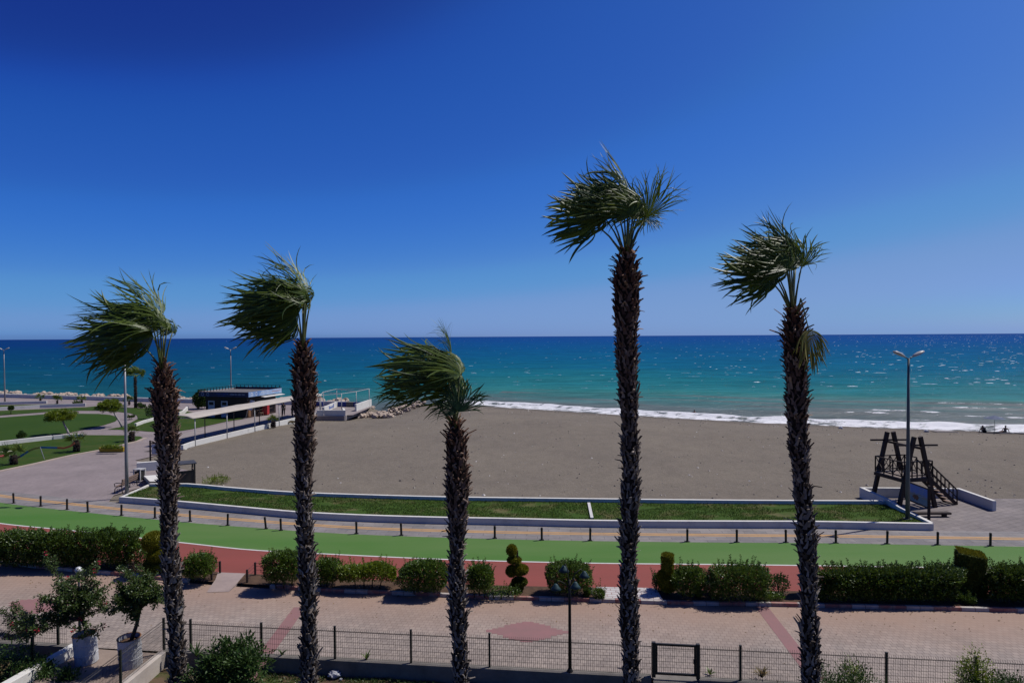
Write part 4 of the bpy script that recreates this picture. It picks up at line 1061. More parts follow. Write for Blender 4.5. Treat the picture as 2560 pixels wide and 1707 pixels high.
# ------------------------------------------------------------------ fan palms
WIND = V((-1, .12, -.05)).normalized()
m_boot = None
mt, nt, b = new_mat('palm leaf bases')
g = N(nt, 'ShaderNodeNewGeometry'); a_ = N(nt, 'ShaderNodeAttribute', attribute_name='age')
young = ramp(nt, g.outputs['Random Per Island'], [(0, (.06, .024, .014)), (.6, (.13, .058, .034)), (1, (.28, .18, .12))])
old = ramp(nt, g.outputs['Random Per Island'], [(0, (.050, .039, .032)), (.6, (.150, .125, .106)), (1, (.29, .255, .225))])
col = mixc(nt, ramp(nt, a_.outputs['Fac'], [(.55, 0.0), (.98, 1.0)]), old, young)
fb_ = ramp(nt, nz(nt, 60, 3, .6, coords(nt, (1, 1, .12))), [(.3, .7), (.7, 1.1)])
nt.links.new(mixc(nt, 1, col, fb_, 'MULTIPLY'), b.inputs['Base Color']); b.inputs['Roughness'].default_value = .85; b.inputs['Specular IOR Level'].default_value = .15
m_boot = mt
m_core = mat('palm fibre', (.045, .030, .022), (.025, .017, .013), 14, .95, .8, .1, stretch=(1, 1, .3))
m_trunkbase = mat('smooth palm trunk', (.22, .185, .165), (.13, .11, .10), 4, .9, .6, .1, stretch=(1, 1, .25))
m_frond = leafmat('fan palm leaf', (.018, .044, .005), (.130, .180, .020), .30, .45, .30)
m_frond2 = leafmat('blue green palm leaf', (.016, .048, .022), (.035, .075, .03), .2, .5, .22)
m_dead = leafmat('dying palm leaf', (.09, .11, .018), (.26, .22, .05), .35, .6, .2)
m_pet = mat('palm leaf stalk', (.10, .135, .030), (.16, .17, .05), 3, .45, 0, .4)

def fan(mb, H, axis, nrm, L, spread=125, nseg=46, wind=.75, droop=.25, rr=random, join=.45, wdir=WIND, flat=.12):
    axis = axis.normalized(); nrm = (nrm - axis * nrm.dot(axis)).normalized(); side = nrm.cross(axis)
    dth = R(2 * spread) / nseg
    for i in range(nseg):
        th = -R(spread) + dth * (i + .5)
        d = (axis * math.cos(th) + side * math.sin(th) + nrm * (flat * (1 if i % 2 else .7))).normalized()
        f = abs(th) / R(spread)
        Ls = L * 1.22 * (1 - .30 * f * f) * rr.uniform(.80, 1.08)
        wk = wind * rr.uniform(.75, 1.15); wv = (wdir + V((0, rr.uniform(-.22, .22), rr.uniform(-.26, .22)))).normalized(); dr = droop * rr.uniform(.5, 1.5); tv = V((rr.gauss(-.05, .42), rr.gauss(0, .40), rr.gauss(-.14, .46)))
        n = 9; p = V(H); pts = [p.copy()]; dirs = [d.copy()]; cur = d.copy()
        for j in range(1, n + 1):
            t = j / n
            e = min(max((t - .10) / .55, 0), 1); w = wk * e * e * (3 - 2 * e)
            cur = (d * (1 - w) + wv * w + V((0, 0, -1)) * dr * t * t + tv * max(0, t - .35) * 1.4)
            if cur.length < .15: cur = wv.copy()
            cur = cur.normalized(); p = p + cur * (Ls / n); pts.append(p.copy()); dirs.append(cur.copy())
        vs = []
        for j in range(n + 1):
            t = j / n; r = t * Ls
            jn = join * (1 - .25 * f) * rr.uniform(.95, 1.05)
            hw = r * math.tan(dth / 2) * 1.12 if t <= jn else (jn * Ls * math.tan(dth / 2)) * 1.12 * (1 - (t - jn) / (1 - jn)) ** .62
            s = nrm.cross(dirs[j])
            if s.length < .25: s = side.cross(dirs[j]) if abs(side.dot(dirs[j])) < .9 else axis.cross(dirs[j])
            s = s.normalized(); u = dirs[j].cross(s).normalized()
            vs += [pts[j] - s * hw, pts[j] + u * hw * .55, pts[j] + s * hw]
        fs = []
        for j in range(n):
            fs += [(j * 3, j * 3 + 1, j * 3 + 4, j * 3 + 3), (j * 3 + 1, j * 3 + 2, j * 3 + 5, j * 3 + 4)]
        mb.add(vs, fs)

def boots(mb, zb, zt, rad, rr, cx=lambda z: 0.0, dens=1.0, prof=None):
    rows = int((zt - zb) / (.085 / dens)); k = 0
    for i in range(rows):
        z = zb + (zt - zb) * i / rows; age = (z - zb) / (zt - zb)
        mb.cur = age * .9 + .1 if age > .5 else age
        r = rad(z); nb = max(6, int(9 * dens * r / .25))
        shag = .5 + .5 * noise.noise(V((z * 1.1, zt, 3)))   # some rings stick out more
        for j in range(nb):
            a = 2 * math.pi * (j + .5 * (i % 2)) / nb + rr.uniform(-.18, .18); zz = z + rr.uniform(-.04, .04)
            ro = V((math.cos(a), math.sin(a), 0)); tg = V((-ro.y, ro.x, 0))
            top = age > .90
            tilt = R(rr.uniform(4, 34 + 30 * max(0, age - .55)) + 42 * max(0, shag - .45) * rr.random()) if not top else R(rr.uniform(20, 60))
            if rr.random() < .08: tilt += R(40)
            ln = rr.uniform(.09, .20) * (1 + .5 * shag) * (1.25 if top else 1)
            if rr.random() < .05: ln *= 1.6
            w = rr.uniform(.06, .125); th = rr.uniform(.014, .034)
            d0 = (V((0, 0, 1)) * math.cos(tilt * .6) + ro * math.sin(tilt * .6) + tg * rr.uniform(-.5, .5)).normalized()
            d1 = (V((0, 0, 1)) * math.cos(tilt * 1.3) + ro * math.sin(tilt * 1.3) + tg * rr.uniform(-.9, .9)).normalized()
            p0 = V((cx(zz), 0, zz)) + ro * (r - .05); p1 = p0 + d0 * ln * .55; p2 = p1 + d1 * ln * .6
            vs = []
            for p, ww, tt in ((p0, w, th), (p1, w * .62, th * .9), (p2, w * rr.uniform(.15, .7), th * .6)):
                n = (tg.cross(d0)).normalized()
                vs += [p - tg * ww / 2 + n * tt * .4, p - n * tt, p + tg * ww / 2 + n * tt * .4, p + n * tt]
            fs = [(q * 4 + e, q * 4 + (e + 1) % 4, (q + 1) * 4 + (e + 1) % 4, (q + 1) * 4 + e) for q in range(2) for e in range(4)] + [(8, 9, 10, 11)]
            mb.add(vs, fs)

def palm(label, base_px, top_px, Y, fronds, seed, clean=0.0, dead=None, bulge=1.0, rscale=1.0):
    rr = random.Random(seed)
    top = D(top_px[0], top_px[1], Y); bot = D(base_px[0], base_px[1], Y)
    slope = (top.x - bot.x) / (top.z - bot.z); zg = -.40
    x0 = bot.x + (zg - bot.z) * slope; H = top.z - zg
    t = thing('palm_tree', label, 'palm tree', (x0, Y, zg), 0, 'wind blown fan palms along the garden fence')
    ph = rr.uniform(0, 6)
    cx = lambda z: slope * z + .05 * math.sin(z * .9 + ph) * math.sin(math.pi * min(max(z / H, 0), 1))
    def rad(z):
        u = H - z
        r = .228 + .02 * math.sin(z * 2.1 + ph) + .015 * math.sin(z * 5.3)
        r += .10 * bulge * math.exp(-((u - 1.5) / 1.3) ** 2)
        if u < .75: r *= .50 + .5 * (u / .75)
        return r * rscale
    zs = [H * i / 60 for i in range(61)]
    zc = clean
    mb = MB(); mb.tube([(cx(z), 0, z) for z in zs if z >= zc], [max(rad(z) - .05, .07) for z in zs if z >= zc], 12); mb.build('trunk', m_core, t, smooth=True, local=True)
    if clean:
        zl = [clean * i / 8 for i in range(9)]
        mb = MB(); mb.tube([(cx(z), 0, z) for z in zl], [rad(z) + .05 - .02 * z / clean + .05 * math.exp(-z * 4) for z in zl], 16); mb.build('trunk_foot', m_trunkbase, t, smooth=True, local=True)
    mb = MB(); boots(mb, zc + .02, H, rad, rr, cx); o = mb.build('leaf_bases', m_boot, t, local=True, attr='age')
    org = V((x0, Y, zg)); heart = V((cx(H), 0, H - .12))
    for fr in fronds:
        hx, hy, ang, az, L = fr[:5]; o_ = fr[5] if len(fr) > 5 else {}
        dy = o_.get('dy', rr.uniform(-.35, .35))
        Hp = D(hx, hy, Y + dy) - org
        ax = V((math.cos(R(ang)), o_.get('ay', rr.uniform(-.25, .25)), math.sin(R(ang))))
        nr = V((math.sin(R(az)), -math.cos(R(az)), o_.get('nz', .15)))
        mb = MB(); fan(mb, Hp, ax, nr, L, o_.get('spread', 120), o_.get('nseg', 50), o_.get('wind', .8), o_.get('droop', .10), rr, o_.get('join', .62), o_.get('wdir', WIND + V((0, 0, o_.get('wz', 0)))))
        f = mb.build('frond', o_.get('mat', m_frond), t, local=True)
        st = heart + V(((Hp.x - heart.x) * .08, dy * .15, -.1 + rr.uniform(-.05, .1))); md = st.lerp(Hp, .55) + V((-.04 * (Hp.x - heart.x), 0, .06))
        mb = MB(); mb.tube([st, st.lerp(md, .5) + V((0, 0, .02)), md, Hp], [.042, .03, .022, .016], 6); mb.build('leaf_stalk', m_pet, f, smooth=True, local=True)
    if dead:
        a, kk, e = [D(px, py, Y - .42) - org for px, py in dead]
        mb = MB(); fan(mb, e, V((.12, -.1, -1)), V((.35, -1, .1)), .90, 78, 44, .42, .7, rr, .72, V((.05, 0, -1))); f = mb.build('frond', m_dead, t, local=True); f['label'] = 'broken yellowing frond hanging down the trunk'
        mb = MB(); mb.tube([heart + V((.05, -.1, -.15)), kk, kk.lerp(e, .1), e], [.03, .018, .016, .012], 6); mb.build('leaf_stalk', m_pet, f, local=True)
    return t

palm('leftmost tall fan palm, its crown blown left in front of the sea horizon', (445, 1707), (406, 908), 19.4, [
    (399, 792, 116, 82, 1.45, dict(wind=.42, dy=.1, spread=72, wz=-.10)), (401, 806, 106, 88, 1.1, dict(wind=.70, dy=-.2, spread=95, wz=-.2)), (380, 808, 160, 70, 1.95, dict(wind=.85, dy=-.2, spread=50, wz=.16)),
    (392, 824, 172, 72, 2.1, dict(wind=.88, dy=-.3, spread=85, wz=.06)), (384, 842, 182, 55, 2.1, dict(wind=.92, dy=.25, spread=75, wz=-.02)), (350, 862, 186, 25, 1.45, dict(wind=.88, dy=.0, spread=90, wz=.04)),
    (431, 830, 75, 75, .5, dict(wind=.7, dy=0)), (408, 815, 135, 95, 1.6, dict(wind=.8, dy=.4, spread=90)), (418, 820, 100, 85, .6, dict(wind=.8, dy=-.35)), (385, 825, 150, 80, 1.5, dict(wind=.82, dy=-.45, spread=100))], 1, bulge=.9, rscale=1.06)
palm('second fan palm from the left with bare grey trunk foot', (772, 1707), (757, 858), 19.0, [
    (765, 738, 114, 80, 1.5, dict(wind=.42, dy=.1, spread=75, wz=-.05)), (768, 748, 106, 92, .95, dict(wind=.68, dy=-.25, wz=-.1)), (760, 752, 168, 76, 1.85, dict(wind=.86, dy=-.1, spread=80, wz=.08)),
    (756, 762, 175, 62, 2.0, dict(wind=.88, dy=.3, spread=80, wz=.02)), (747, 784, 183, 62, 1.85, dict(wind=.9, dy=-.3, spread=90, wz=-.02)), (743, 806, 192, 40, 1.3, dict(wind=.85, dy=.1, spread=90, wz=-.03)),
    (777, 748, 60, 85, .5, dict(wind=.8, dy=-.15)), (760, 748, 140, 90, 1.5, dict(wind=.8, dy=.35, spread=90)), (762, 756, 150, 85, 1.3, dict(wind=.8, dy=-.4, spread=105))], 2, clean=.62, bulge=1.0)
palm('shortest fan palm, third from the left, its crown below the horizon', (1151, 1707), (1138, 1045), 18.4, [
    (1128, 900, 97, 85, 1.05, dict(wind=.28, dy=.15, spread=34, wz=.1)), (1154, 922, 118, 80, 1.1, dict(wind=.9, dy=-.15)), (1132, 912, 148, 78, 1.6, dict(wind=.82, dy=.2, spread=90, wz=.10)),
    (1128, 930, 170, 70, 1.8, dict(wind=.88, dy=-.3, spread=85, wz=.06)), (1120, 940, 172, 60, 1.65, dict(wind=.9, dy=.35, spread=75, wz=.06)), (1056, 984, 168, 30, 1.15, dict(wind=.88, dy=-.1, spread=70, wz=.10)),
    (1146, 1030, 68, 8, .84, dict(wind=.10, dy=-.45, spread=62, mat=m_frond2, nz=.0, ay=.1, join=.88)), (1140, 1032, 140, 15, .72, dict(wind=.50, dy=-.3, spread=70, mat=m_frond2, join=.4)), (1152, 972, 100, 50, .85, dict(wind=.75, dy=.1)), (1140, 990, 120, 30, 1.1, dict(wind=.75, dy=.4)), (1150, 935, 130, 70, 1.2, dict(wind=.85, dy=-.5, spread=100))], 3, bulge=.8)
palm('tallest fan palm with its crown high above the horizon', (1577, 1707), (1567, 622), 17.9, [
    (1486, 558, 158, 10, 1.24, dict(wind=.70, dy=-.3, spread=118, ay=-.1, join=.62, wz=.06)), (1526, 536, 132, 28, 1.42, dict(wind=.74, dy=.1, spread=105, wz=.10)), (1512, 544, 155, 45, 1.2, dict(wind=.8, dy=.35, wz=.05)),
    (1570, 512, 96, 62, 1.48, dict(wind=.46, dy=.0, spread=82, wz=.08)), (1584, 534, 92, 22, .95, dict(wind=.75, dy=-.4, join=.55)), (1560, 526, 114, 50, 1.45, dict(wind=.75, dy=.4, spread=100, wz=.08)),
    (1616, 545, 62, -16, 1.20, dict(wind=.14, dy=-.1, spread=46, droop=.15, ay=-.1, join=.58)), (1612, 548, 25, -30, .50, dict(wind=.05, dy=.05, spread=90, droop=.9)), (1592, 530, 84, 40, .9, dict(wind=.75, dy=.3)),
    (1545, 530, 126, 35, 1.35, dict(wind=.72, dy=-.25, spread=100, join=.55, wz=.08)), (1574, 540, 100, 15, .9, dict(wind=.7, dy=-.5, spread=110)), (1598, 536, 95, 30, 1.0, dict(wind=.75, dy=.1))], 4, bulge=1.0, rscale=1.05)
palm('rightmost fan palm with a broken yellowing frond hanging at its side', (2030, 1707), (1983, 765), 17.5, [
    (1923, 696, 154, 16, 1.25, dict(wind=.72, dy=-.25, spread=115, join=.6, wz=.05)), (1938, 688, 146, 35, 1.3, dict(wind=.76, dy=.2, wz=.10)), (1972, 656, 98, 45, 1.32, dict(wind=.42, dy=.1, spread=80, wz=.08)),
    (1978, 664, 116, 30, 1.15, dict(wind=.72, dy=-.35, join=.55, wz=.06)), (2004, 666, 78, -4, .80, dict(wind=.36, dy=-.15, spread=66, join=.74)), (1966, 670, 122, 50, 1.35, dict(wind=.78, dy=.35, wz=.08)), (1990, 664, 92, 20, .95, dict(wind=.68, dy=.3, spread=80)),
    (1968, 672, 112, 15, .95, dict(wind=.72, dy=-.5, spread=110)), (1985, 656, 92, 60, 1.15, dict(wind=.65, dy=.0, spread=80)), (1946, 690, 140, 25, .95, dict(wind=.7, dy=-.1, wz=.05))],
    5, dead=((1990, 757), (2002, 746), (2022, 824)), bulge=.75)

# far small palm
def mini_palm(name, label, cat, base, h, r, seed, nf=9, L=.7, group=None, trunk_mat=None, windk=.6, stripes=False):
    rr = random.Random(seed); t = thing(name, label, cat, base, 0, group)
    mb = MB(); mb.tube([(0, 0, 0), (.02, 0, h * .5), (0, 0, h)], [r * 1.1, r, r * .8], 9); mb.build('trunk', m_core, t, smooth=True, local=True)
    mb = MB(); k = int(h / .12) + 2
    for i in range(k):
        z = h * i / k; mb.cur = .2 if not stripes else (.9 if rr.random() < .4 else 0)
        for j in range(8):
            a = rr.uniform(0, 6.28); ro = V((math.cos(a), math.sin(a), 0)); tg = V((-ro.y, ro.x, 0)); p = ro * r * .9 + V((0, 0, z)); q = p + (ro * .7 + V((0, 0, .8))) * rr.uniform(.1, .2) * (1 + r)
            mb.add([p - tg * .06, p + tg * .06, q + tg * .02, q - tg * .02], [(0, 1, 2, 3)])
    mb.build('leaf_bases', trunk_mat or m_boot, t, local=True, attr='age')
    mb = MB()
    for i in range(nf):
        a = 6.28 * i / nf + rr.uniform(-.3, .3); e = rr.uniform(.1, 1.3)
        d = V((math.cos(a) * math.cos(e), math.sin(a) * math.cos(e), math.sin(e))); Hp = V((0, 0, h)) + d * L * .5
        fan(mb, Hp, d, V((rr.uniform(-1, 1), rr.uniform(-1, 1), 1)), L * .7, 100, 18, windk, .2, rr, .4)
        mb.tube([(0, 0, h), Hp], [.02, .012], 5)
    mb.build('crown', m_frond, t, local=True)
    return t
mini_palm('palm_tree', 'small distant fan palm standing beside the sea wall', 'palm tree', P(339, 1020), 4.5, .20, 21, 12, 1.9, windk=.75)
wb = mat('painted bark', (.30, .26, .24), (.07, .05, .045), 9, .9)
for i, (px, py, h, L, lb, nf, st) in enumerate((
        (34, 1161, .75, 1.0, 'baby palm on the front lawn at the left edge holding the ribbon end', 7, True),
        (191, 1129, 1.0, .95, 'baby palm with striped stub trunk tied to the orange ribbon', 9, True),
        (329, 1103, .9, .8, 'baby palm on the lawn tip right of the left lamp pole', 8, True),
        (683, 1068, .75, .7, 'baby palm on the sand against the white beach wall', 9, True),
        (143, 1009, .5, .9, 'small dark palm shoot between the two far white walls', 8, False),
        (101, 1003, .5, .8, 'small dark palm shoot in front of the sea wall left of the others', 8, False),
        (204, 1008, .5, .8, 'small dark palm shoot beside the end of the back white wall', 8, False),
        (323, 1012, .5, .9, 'small palm shoot left of the small distant palm', 8, False),
        (495, 1022, .5, .9, 'low palm shoot on the lawn left of the kiosk', 8, False))):
    mini_palm('young_palm', lb, 'young palm', P(px, py, .04), h, .26 if st else .12, 30 + i, nf, L, 'young palms in the seaside park', wb if st else None, .45, st)

# ------------------------------------------------------------------ leafy plants
m_hedge = leafmat('hedge leaf', (.016, .040, .004), (.100, .165, .016), .18, .4, .4)
m_hedge2 = leafmat('dark hedge leaf', (.014, .036, .004), (.080, .132, .014), .18, .4, .4)
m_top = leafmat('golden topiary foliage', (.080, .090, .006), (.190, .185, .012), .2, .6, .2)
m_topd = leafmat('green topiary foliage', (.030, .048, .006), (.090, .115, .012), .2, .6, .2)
m_umb = leafmat('ficus leaf', (.060, .100, .006), (.160, .215, .016), .28, .4, .4)
m_bou = leafmat('bougainvillea leaf', (.022, .046, .010), (.075, .115, .025), .3, .4, .4)
m_dark = leafmat('dark shrub leaf', (.018, .045, .010), (.046, .085, .018), .22, .5, .18)
m_dry = leafmat('dry weed leaf', (.10, .085, .035), (.20, .15, .07), .2, .7, .2)
m_flower = leafmat('crimson flower', (.30, .01, .03), (.45, .03, .06), .3, .6, .2)
m_stem = mat('twig bark', (.09, .065, .05), (.05, .036, .028), 8, .9)

def bush(name, label, cat, px0, px1, ytop, ybase, depth=None, seed=0, mt=None, z=.085, sprigs=16, skirt=.18, n=None, leaf=.075, flat=.62, rows=1, group=None, lean=0):
    rr = random.Random(seed)
    a, b_ = P(px0, ybase, z), P(px1, ybase, z); c = (a + b_) / 2; w = (b_ - a).length / 2
    dirv = (b_ - a).normalized(); rot = math.atan2(dirv.y, dirv.x)
    r0 = ray((px0 + px1) / 2, ytop); h = CAMZ + r0.z * c.y / r0.y - z
    dp = (depth or min(max(w * .8, .45), .62)) * (1.15 if group else 1)
    t = thing(name, label, cat, (c.x, c.y - (.16 if group else 0), z), rot, group)
    mb = MB(); n = int(n * 2.6) if n else int(4600 * (w * 2) * max(h, .6))
    ca = max(1, int(w / .8)) if rows else 1
    for i in range(n):
        # superellipsoid volume with lumps, leaves gathered toward the shell
        u = rr.uniform(-1, 1); th = rr.uniform(0, 2 * math.pi); q = rr.random() ** .45
        zz = skirt + (1 - skirt) * rr.random() ** .8
        prof = (1 - max(0, (zz - flat) / (1.02 - flat)) ** 2.4) ** .5 * (.62 + .38 * min(1, (zz - skirt) / .25 + .1))
        if w > 1.0:
            x = u * w; edge = min(1, (1 - abs(u)) * w / .45); y = math.cos(th) * q * dp * prof * (.5 + .5 * edge ** .5)
            zl = h * zz * (.77 + .16 * noise.noise(V((x * 1.3, seed, 0))) + .1 * edge)
        else:
            cx_, sy_ = math.cos(th), math.sin(th); k_ = 1 / max(abs(cx_), abs(sy_)) ** .55; x = cx_ * q * w * prof * k_; y = sy_ * q * dp * prof * k_; zl = h * zz * .92
        lump = .12 * noise.noise(V((x * 2.6, y * 2.6 + seed, zl * 2.6))) + .16 * noise.noise(V((x * 1.2, y * 1.2 + seed * 3, zl * 1.2)))
        if noise.noise(V((x * 3.1 + seed, y * 3.1, zl * 3.1))) > (.42 if w < 1.6 else .6): continue
        p = V((x * (1 + lump), y * (1 + lump), zl * (1 + lump * .5)))
        o_ = V((x / w, y / dp, .25)).normalized()
        d = (o_ * .7 + V((rr.uniform(-1, 1), rr.uniform(-1, 1), rr.uniform(-.2, 1.3)))).normalized()
        mb.leaf(p, d, V((rr.uniform(-.6, .6), rr.uniform(-.6, .6), 1)), leaf * rr.uniform(.7, 1.35), leaf * .6)
    for i in range(int(sprigs * 4.5 * max(1, w * 1.6))):
        x = rr.uniform(-.92, .92) * w; y = rr.uniform(-.7, .7) * dp; ed = math.sqrt(max(0, 1 - (x / w) ** 2)) if w <= 1 else min(1, (1 - abs(x / w)) * w / .4)
        z0 = h * (.46 + .31 * ed); L = rr.uniform(.14, .36) * (1 + (rr.random() < .10) * .7)
        d = V((x / w * .35 + rr.uniform(-.15, .15), rr.uniform(-.2, .2), 1)).normalized(); k = int(L / .022)
        for j in range(k):
            p = V((x, y, z0)) + d * (L * j / k); a2 = j * 2.4
            mb.leaf(p, (d * .8 + V((math.cos(a2), math.sin(a2), .1)) * .8), V((math.sin(a2), -math.cos(a2), .6)), leaf * rr.uniform(.7, 1.1), leaf * .5)
    mb.build('foliage', mt or m_hedge, t, local=True)
    mb = MB()
    for i in range(max(3, int(w * 4))):
        x = (i + .5) / max(3, int(w * 4)) * 2 * w * .8 - w * .8
        mb.tube([(x * .7, rr.uniform(-.1, .1), -.02), (x * .8, rr.uniform(-.1, .1), h * .25), (x, rr.uniform(-.2, .2), h * .6)], [.028, .02, .01], 6)
    mb.build('stems', m_stem, t, local=True, smooth=True)
    return t
HG = 'clipped shrubs in the bed between road and red track'
bush('hedge', 'long unbroken dark green hedge along the bed at the left edge', 'hedge', -60, 372, 1318, 1412, .62, 41, m_hedge2, skirt=.05, sprigs=12, n=15000, leaf=.095, group=HG)
bush('hedge', 'long ragged green hedge left of the square clipped block', 'hedge', 2040, 2400, 1408, 1496, .55, 42, m_hedge2, sprigs=14, n=13500, skirt=.06, leaf=.09, group=HG)
bush('hedge', 'green hedge right of the square clipped block at the right edge', 'hedge', 2455, 2640, 1404, 1498, .55, 43, m_hedge2, sprigs=12, n=7200, skirt=.06, leaf=.09, group=HG)
bush('shrub', 'low round green shrub between the first palm trunk and the pale ramp', 'shrub', 464, 538, 1381, 1449, .5, 44, m_hedge, group=HG)
bush('shrub', 'tall pointed green shrub just right of the pale ramp', 'shrub', 664, 762, 1370, 1464, .6, 45, m_hedge, sprigs=22, group=HG)
bush('shrub', 'round green shrub just right of the second palm trunk', 'shrub', 782, 855, 1392, 1462, .5, 46, m_hedge, group=HG)
bush('shrub', 'flat topped yellowish green shrub on bare stems', 'shrub', 852, 992, 1398, 1466, .5, 47, m_umb, skirt=.34, sprigs=5, group=HG)
bush('shrub', 'dense broad green shrub left of the shortest palm', 'shrub', 999, 1125, 1396, 1478, .58, 48, m_hedge, sprigs=18, skirt=.12, group=HG)
bush('shrub', 'narrow green shrub just right of the shortest palm trunk', 'shrub', 1166, 1233, 1402, 1487, .5, 49, m_hedge, sprigs=14, skirt=.2, group=HG)
bush('shrub', 'round spiky green shrub behind the teal garden lamp', 'shrub', 1363, 1477, 1400, 1481, .58, 50, m_hedge, sprigs=20, skirt=.12, group=HG)
bush('shrub', 'rounded green shrub just right of the golden column topiary', 'shrub', 1680, 1764, 1412, 1488, .55, 51, m_hedge, sprigs=16, skirt=.12, group=HG)
bush('shrub', 'broad dome shaped green shrub left of the rightmost palm', 'shrub', 1775, 1919, 1402, 1496, .62, 52, m_hedge, sprigs=18, skirt=.08, group=HG)
for i, (x0, x1, yt, yb, lb) in enumerate(((1632, 1662, 1438, 1476, 'thin sparse rose bush left of the golden column topiary'), (1758, 1790, 1450, 1480, 'thin sparse rose bush between two rounded shrubs'), (1918, 1972, 1444, 1483, 'thin sparse rose bush just left of the rightmost palm trunk'))):
    bush('rose_bush', lb, 'rose bush', x0, x1, yt, yb, .3, 60 + i, m_dark, n=330, sprigs=6, skirt=.1)
for i, (x0, x1, yt, yb, lb) in enumerate(((1460, 1476, 1468, 1490, 'small leafy weed left of the pale stone block'), (1482, 1512, 1472, 1496, 'small leafy weed right of the pale stone block'), (1738, 1752, 1472, 1490, 'tiny green plant in the bed before the rounded shrub'), (1206, 1300, 1466, 1494, 'low ground cover patch in front of the spiral topiary'), (1890, 1960, 1482, 1499, 'low weeds along the kerb left of the rightmost palm'), (2400, 2440, 1490, 1508, 'low weeds on the kerb below the square clipped block'))):
    bush('weed', lb, 'weed', x0, x1, yt, yb, .22, 66 + i, m_hedge, n=420, sprigs=3, skirt=0.02, leaf=.06)
# pale stone block
mb = MB(); q = P(1474, 1485, .085); mb.hexa([(q.x - .12, q.y - .1, .085), (q.x + .13, q.y - .08, .085), (q.x + .13, q.y + .12, .085), (q.x - .12, q.y + .1, .085)], [(q.x - .10, q.y - .06, .34), (q.x + .10, q.y - .04, .37), (q.x + .10, q.y + .08, .37), (q.x - .10, q.y + .07, .34)])
solo(mb, 'stone_block', mat('beige block', (.52, .40, .31), (.42, .32, .25), 4, .9), 'pale beige stone block standing in the bed by the white paving', 'stone', bevel=.015)

def topi(label, px, ybase, parts_, seed, stem=.05):
    """parts: list of (kind, px offset of the centre, y pixel of the centre, half width px, half height px)"""
    rr = random.Random(seed); c = P(px, ybase, .085); k = c.y / FPX
    t = thing('topiary', label, 'topiary', c)
    zmax = .2
    for kind, dx, yc, hw, hh in parts_:
        zc = (ybase - yc) * k * 1.02; zmax = max(zmax, zc); a, h = hw * k, hh * k; xo = dx * k
        mb = MB()
        if kind == 'ball': mb.blob((xo, 0, zc), (a * .86, a * .86, h * .86), 14, 9, .12, 3, seed)
        else: mb.lathe([(a * .80, zc - h * .94), (a * .9, zc), (a * .86, zc + h * .88)], (xo, 0, 0), 14)
        N_ = int(2600 * (a * a + a * h) * 4) + 300
        for i in range(N_):
            th = rr.uniform(0, 6.2832)
            if kind == 'ball':
                s = rr.uniform(-1, 1); q = math.sqrt(1 - s * s); d = V((math.cos(th) * q, math.sin(th) * q, s)); p = V((xo + d.x * a * .90, d.y * a * .90, zc + d.z * h * .90))
            else:
                if rr.random() < .3: q = math.sqrt(rr.random()); d = V((0, 0, 1)); p = V((xo + math.cos(th) * q * a * .88, math.sin(th) * q * a * .88, zc + h * .88))
                else: s = rr.uniform(-1, 1); d = V((math.cos(th), math.sin(th), 0)); p = V((xo + d.x * a * .90, d.y * a * .90, zc + s * h * .92))
            d2 = (d + V((rr.uniform(-.7, .7), rr.uniform(-.7, .7), rr.uniform(-.5, .9)))).normalized()
            mb.leaf(p, d2, V((rr.uniform(-1, 1), rr.uniform(-1, 1), rr.uniform(-1, 1))), rr.uniform(.05, .10), .035)
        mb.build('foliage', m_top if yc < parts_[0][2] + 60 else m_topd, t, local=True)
    mb = MB(); mb.tube([(0, 0, -.02), (0, 0, zmax)], [stem, stem * .7], 8); mb.build('stem', m_stem, t, local=True)
topi('dark layered topiary with a golden ball top at the hedge end', 388, 1432, [('ball', -2, 1354, 28, 26), ('ball', 12, 1388, 29, 20), ('ball', 6, 1414, 34, 26)], 71)
topi('spiral topiary of stacked golden cushions on the bare bed', 1294, 1476, [('ball', -14, 1376, 12, 14), ('ball', -8, 1400, 17, 7), ('ball', -15, 1427, 13, 13), ('ball', 7, 1424, 20, 12), ('ball', 5, 1454, 19, 10), ('ball', -4, 1468, 18, 9)], 72)
topi('golden column topiary rising from a round clipped base', 1670, 1483, [('cyl', -1, 1410, 14.5, 27), ('ball', 12, 1440, 15, 15), ('ball', -14, 1438, 12, 12), ('ball', 0, 1456, 24, 24)], 73)
topi('topiary of clipped balls half hidden behind the rightmost palm trunk', 2024, 1484, [('ball', -1, 1387, 12, 13), ('ball', 1, 1424, 21, 18), ('ball', 4, 1462, 20, 16)], 74)
# square clipped block
c = P(2426, 1486, .085); rr = random.Random(75); t = thing('topiary', 'large square clipped dark block topiary with golden top', 'topiary', c, R(-24))
kx = c.y / FPX; hw, hh = .44, (1486 - 1378) * kx
mb = MB(); mb.hexa([(-hw * .9, -hw * .9, .1), (hw * .9, -hw * .9, .1), (hw * .9, hw * .9, .1), (-hw * .9, hw * .9, .1)], [(-hw * .95, -hw * .95, hh), (hw * .9, -hw * .95, hh - .12), (hw * .9, hw * .95, hh - .1), (-hw * .95, hw * .95, hh + .02)])
def face_leaves(mb, n, top):
    for i in range(n):
        u, v_ = rr.uniform(-1, 1), rr.random(); f = rr.choice((0, 1, 2, 3))
        if top: p = V((u * hw, (v_ * 2 - 1) * hw, hh - .03 - .06 * u)); d = V((0, 0, 1))
        else: d = V(((1, 0, 0), (-1, 0, 0), (0, 1, 0), (0, -1, 0))[f]); p = V((d.x * hw * .94 if d.x else u * hw, d.y * hw * .94 if d.y else u * hw, .08 + v_ * (hh - .14)))
        mb.leaf(p, (d + V((rr.uniform(-.8, .8), rr.uniform(-.8, .8), rr.uniform(-.4, .8)))), V((rr.uniform(-1, 1), rr.uniform(-1, 1), rr.uniform(-1, 1))), rr.uniform(.05, .1), .035)
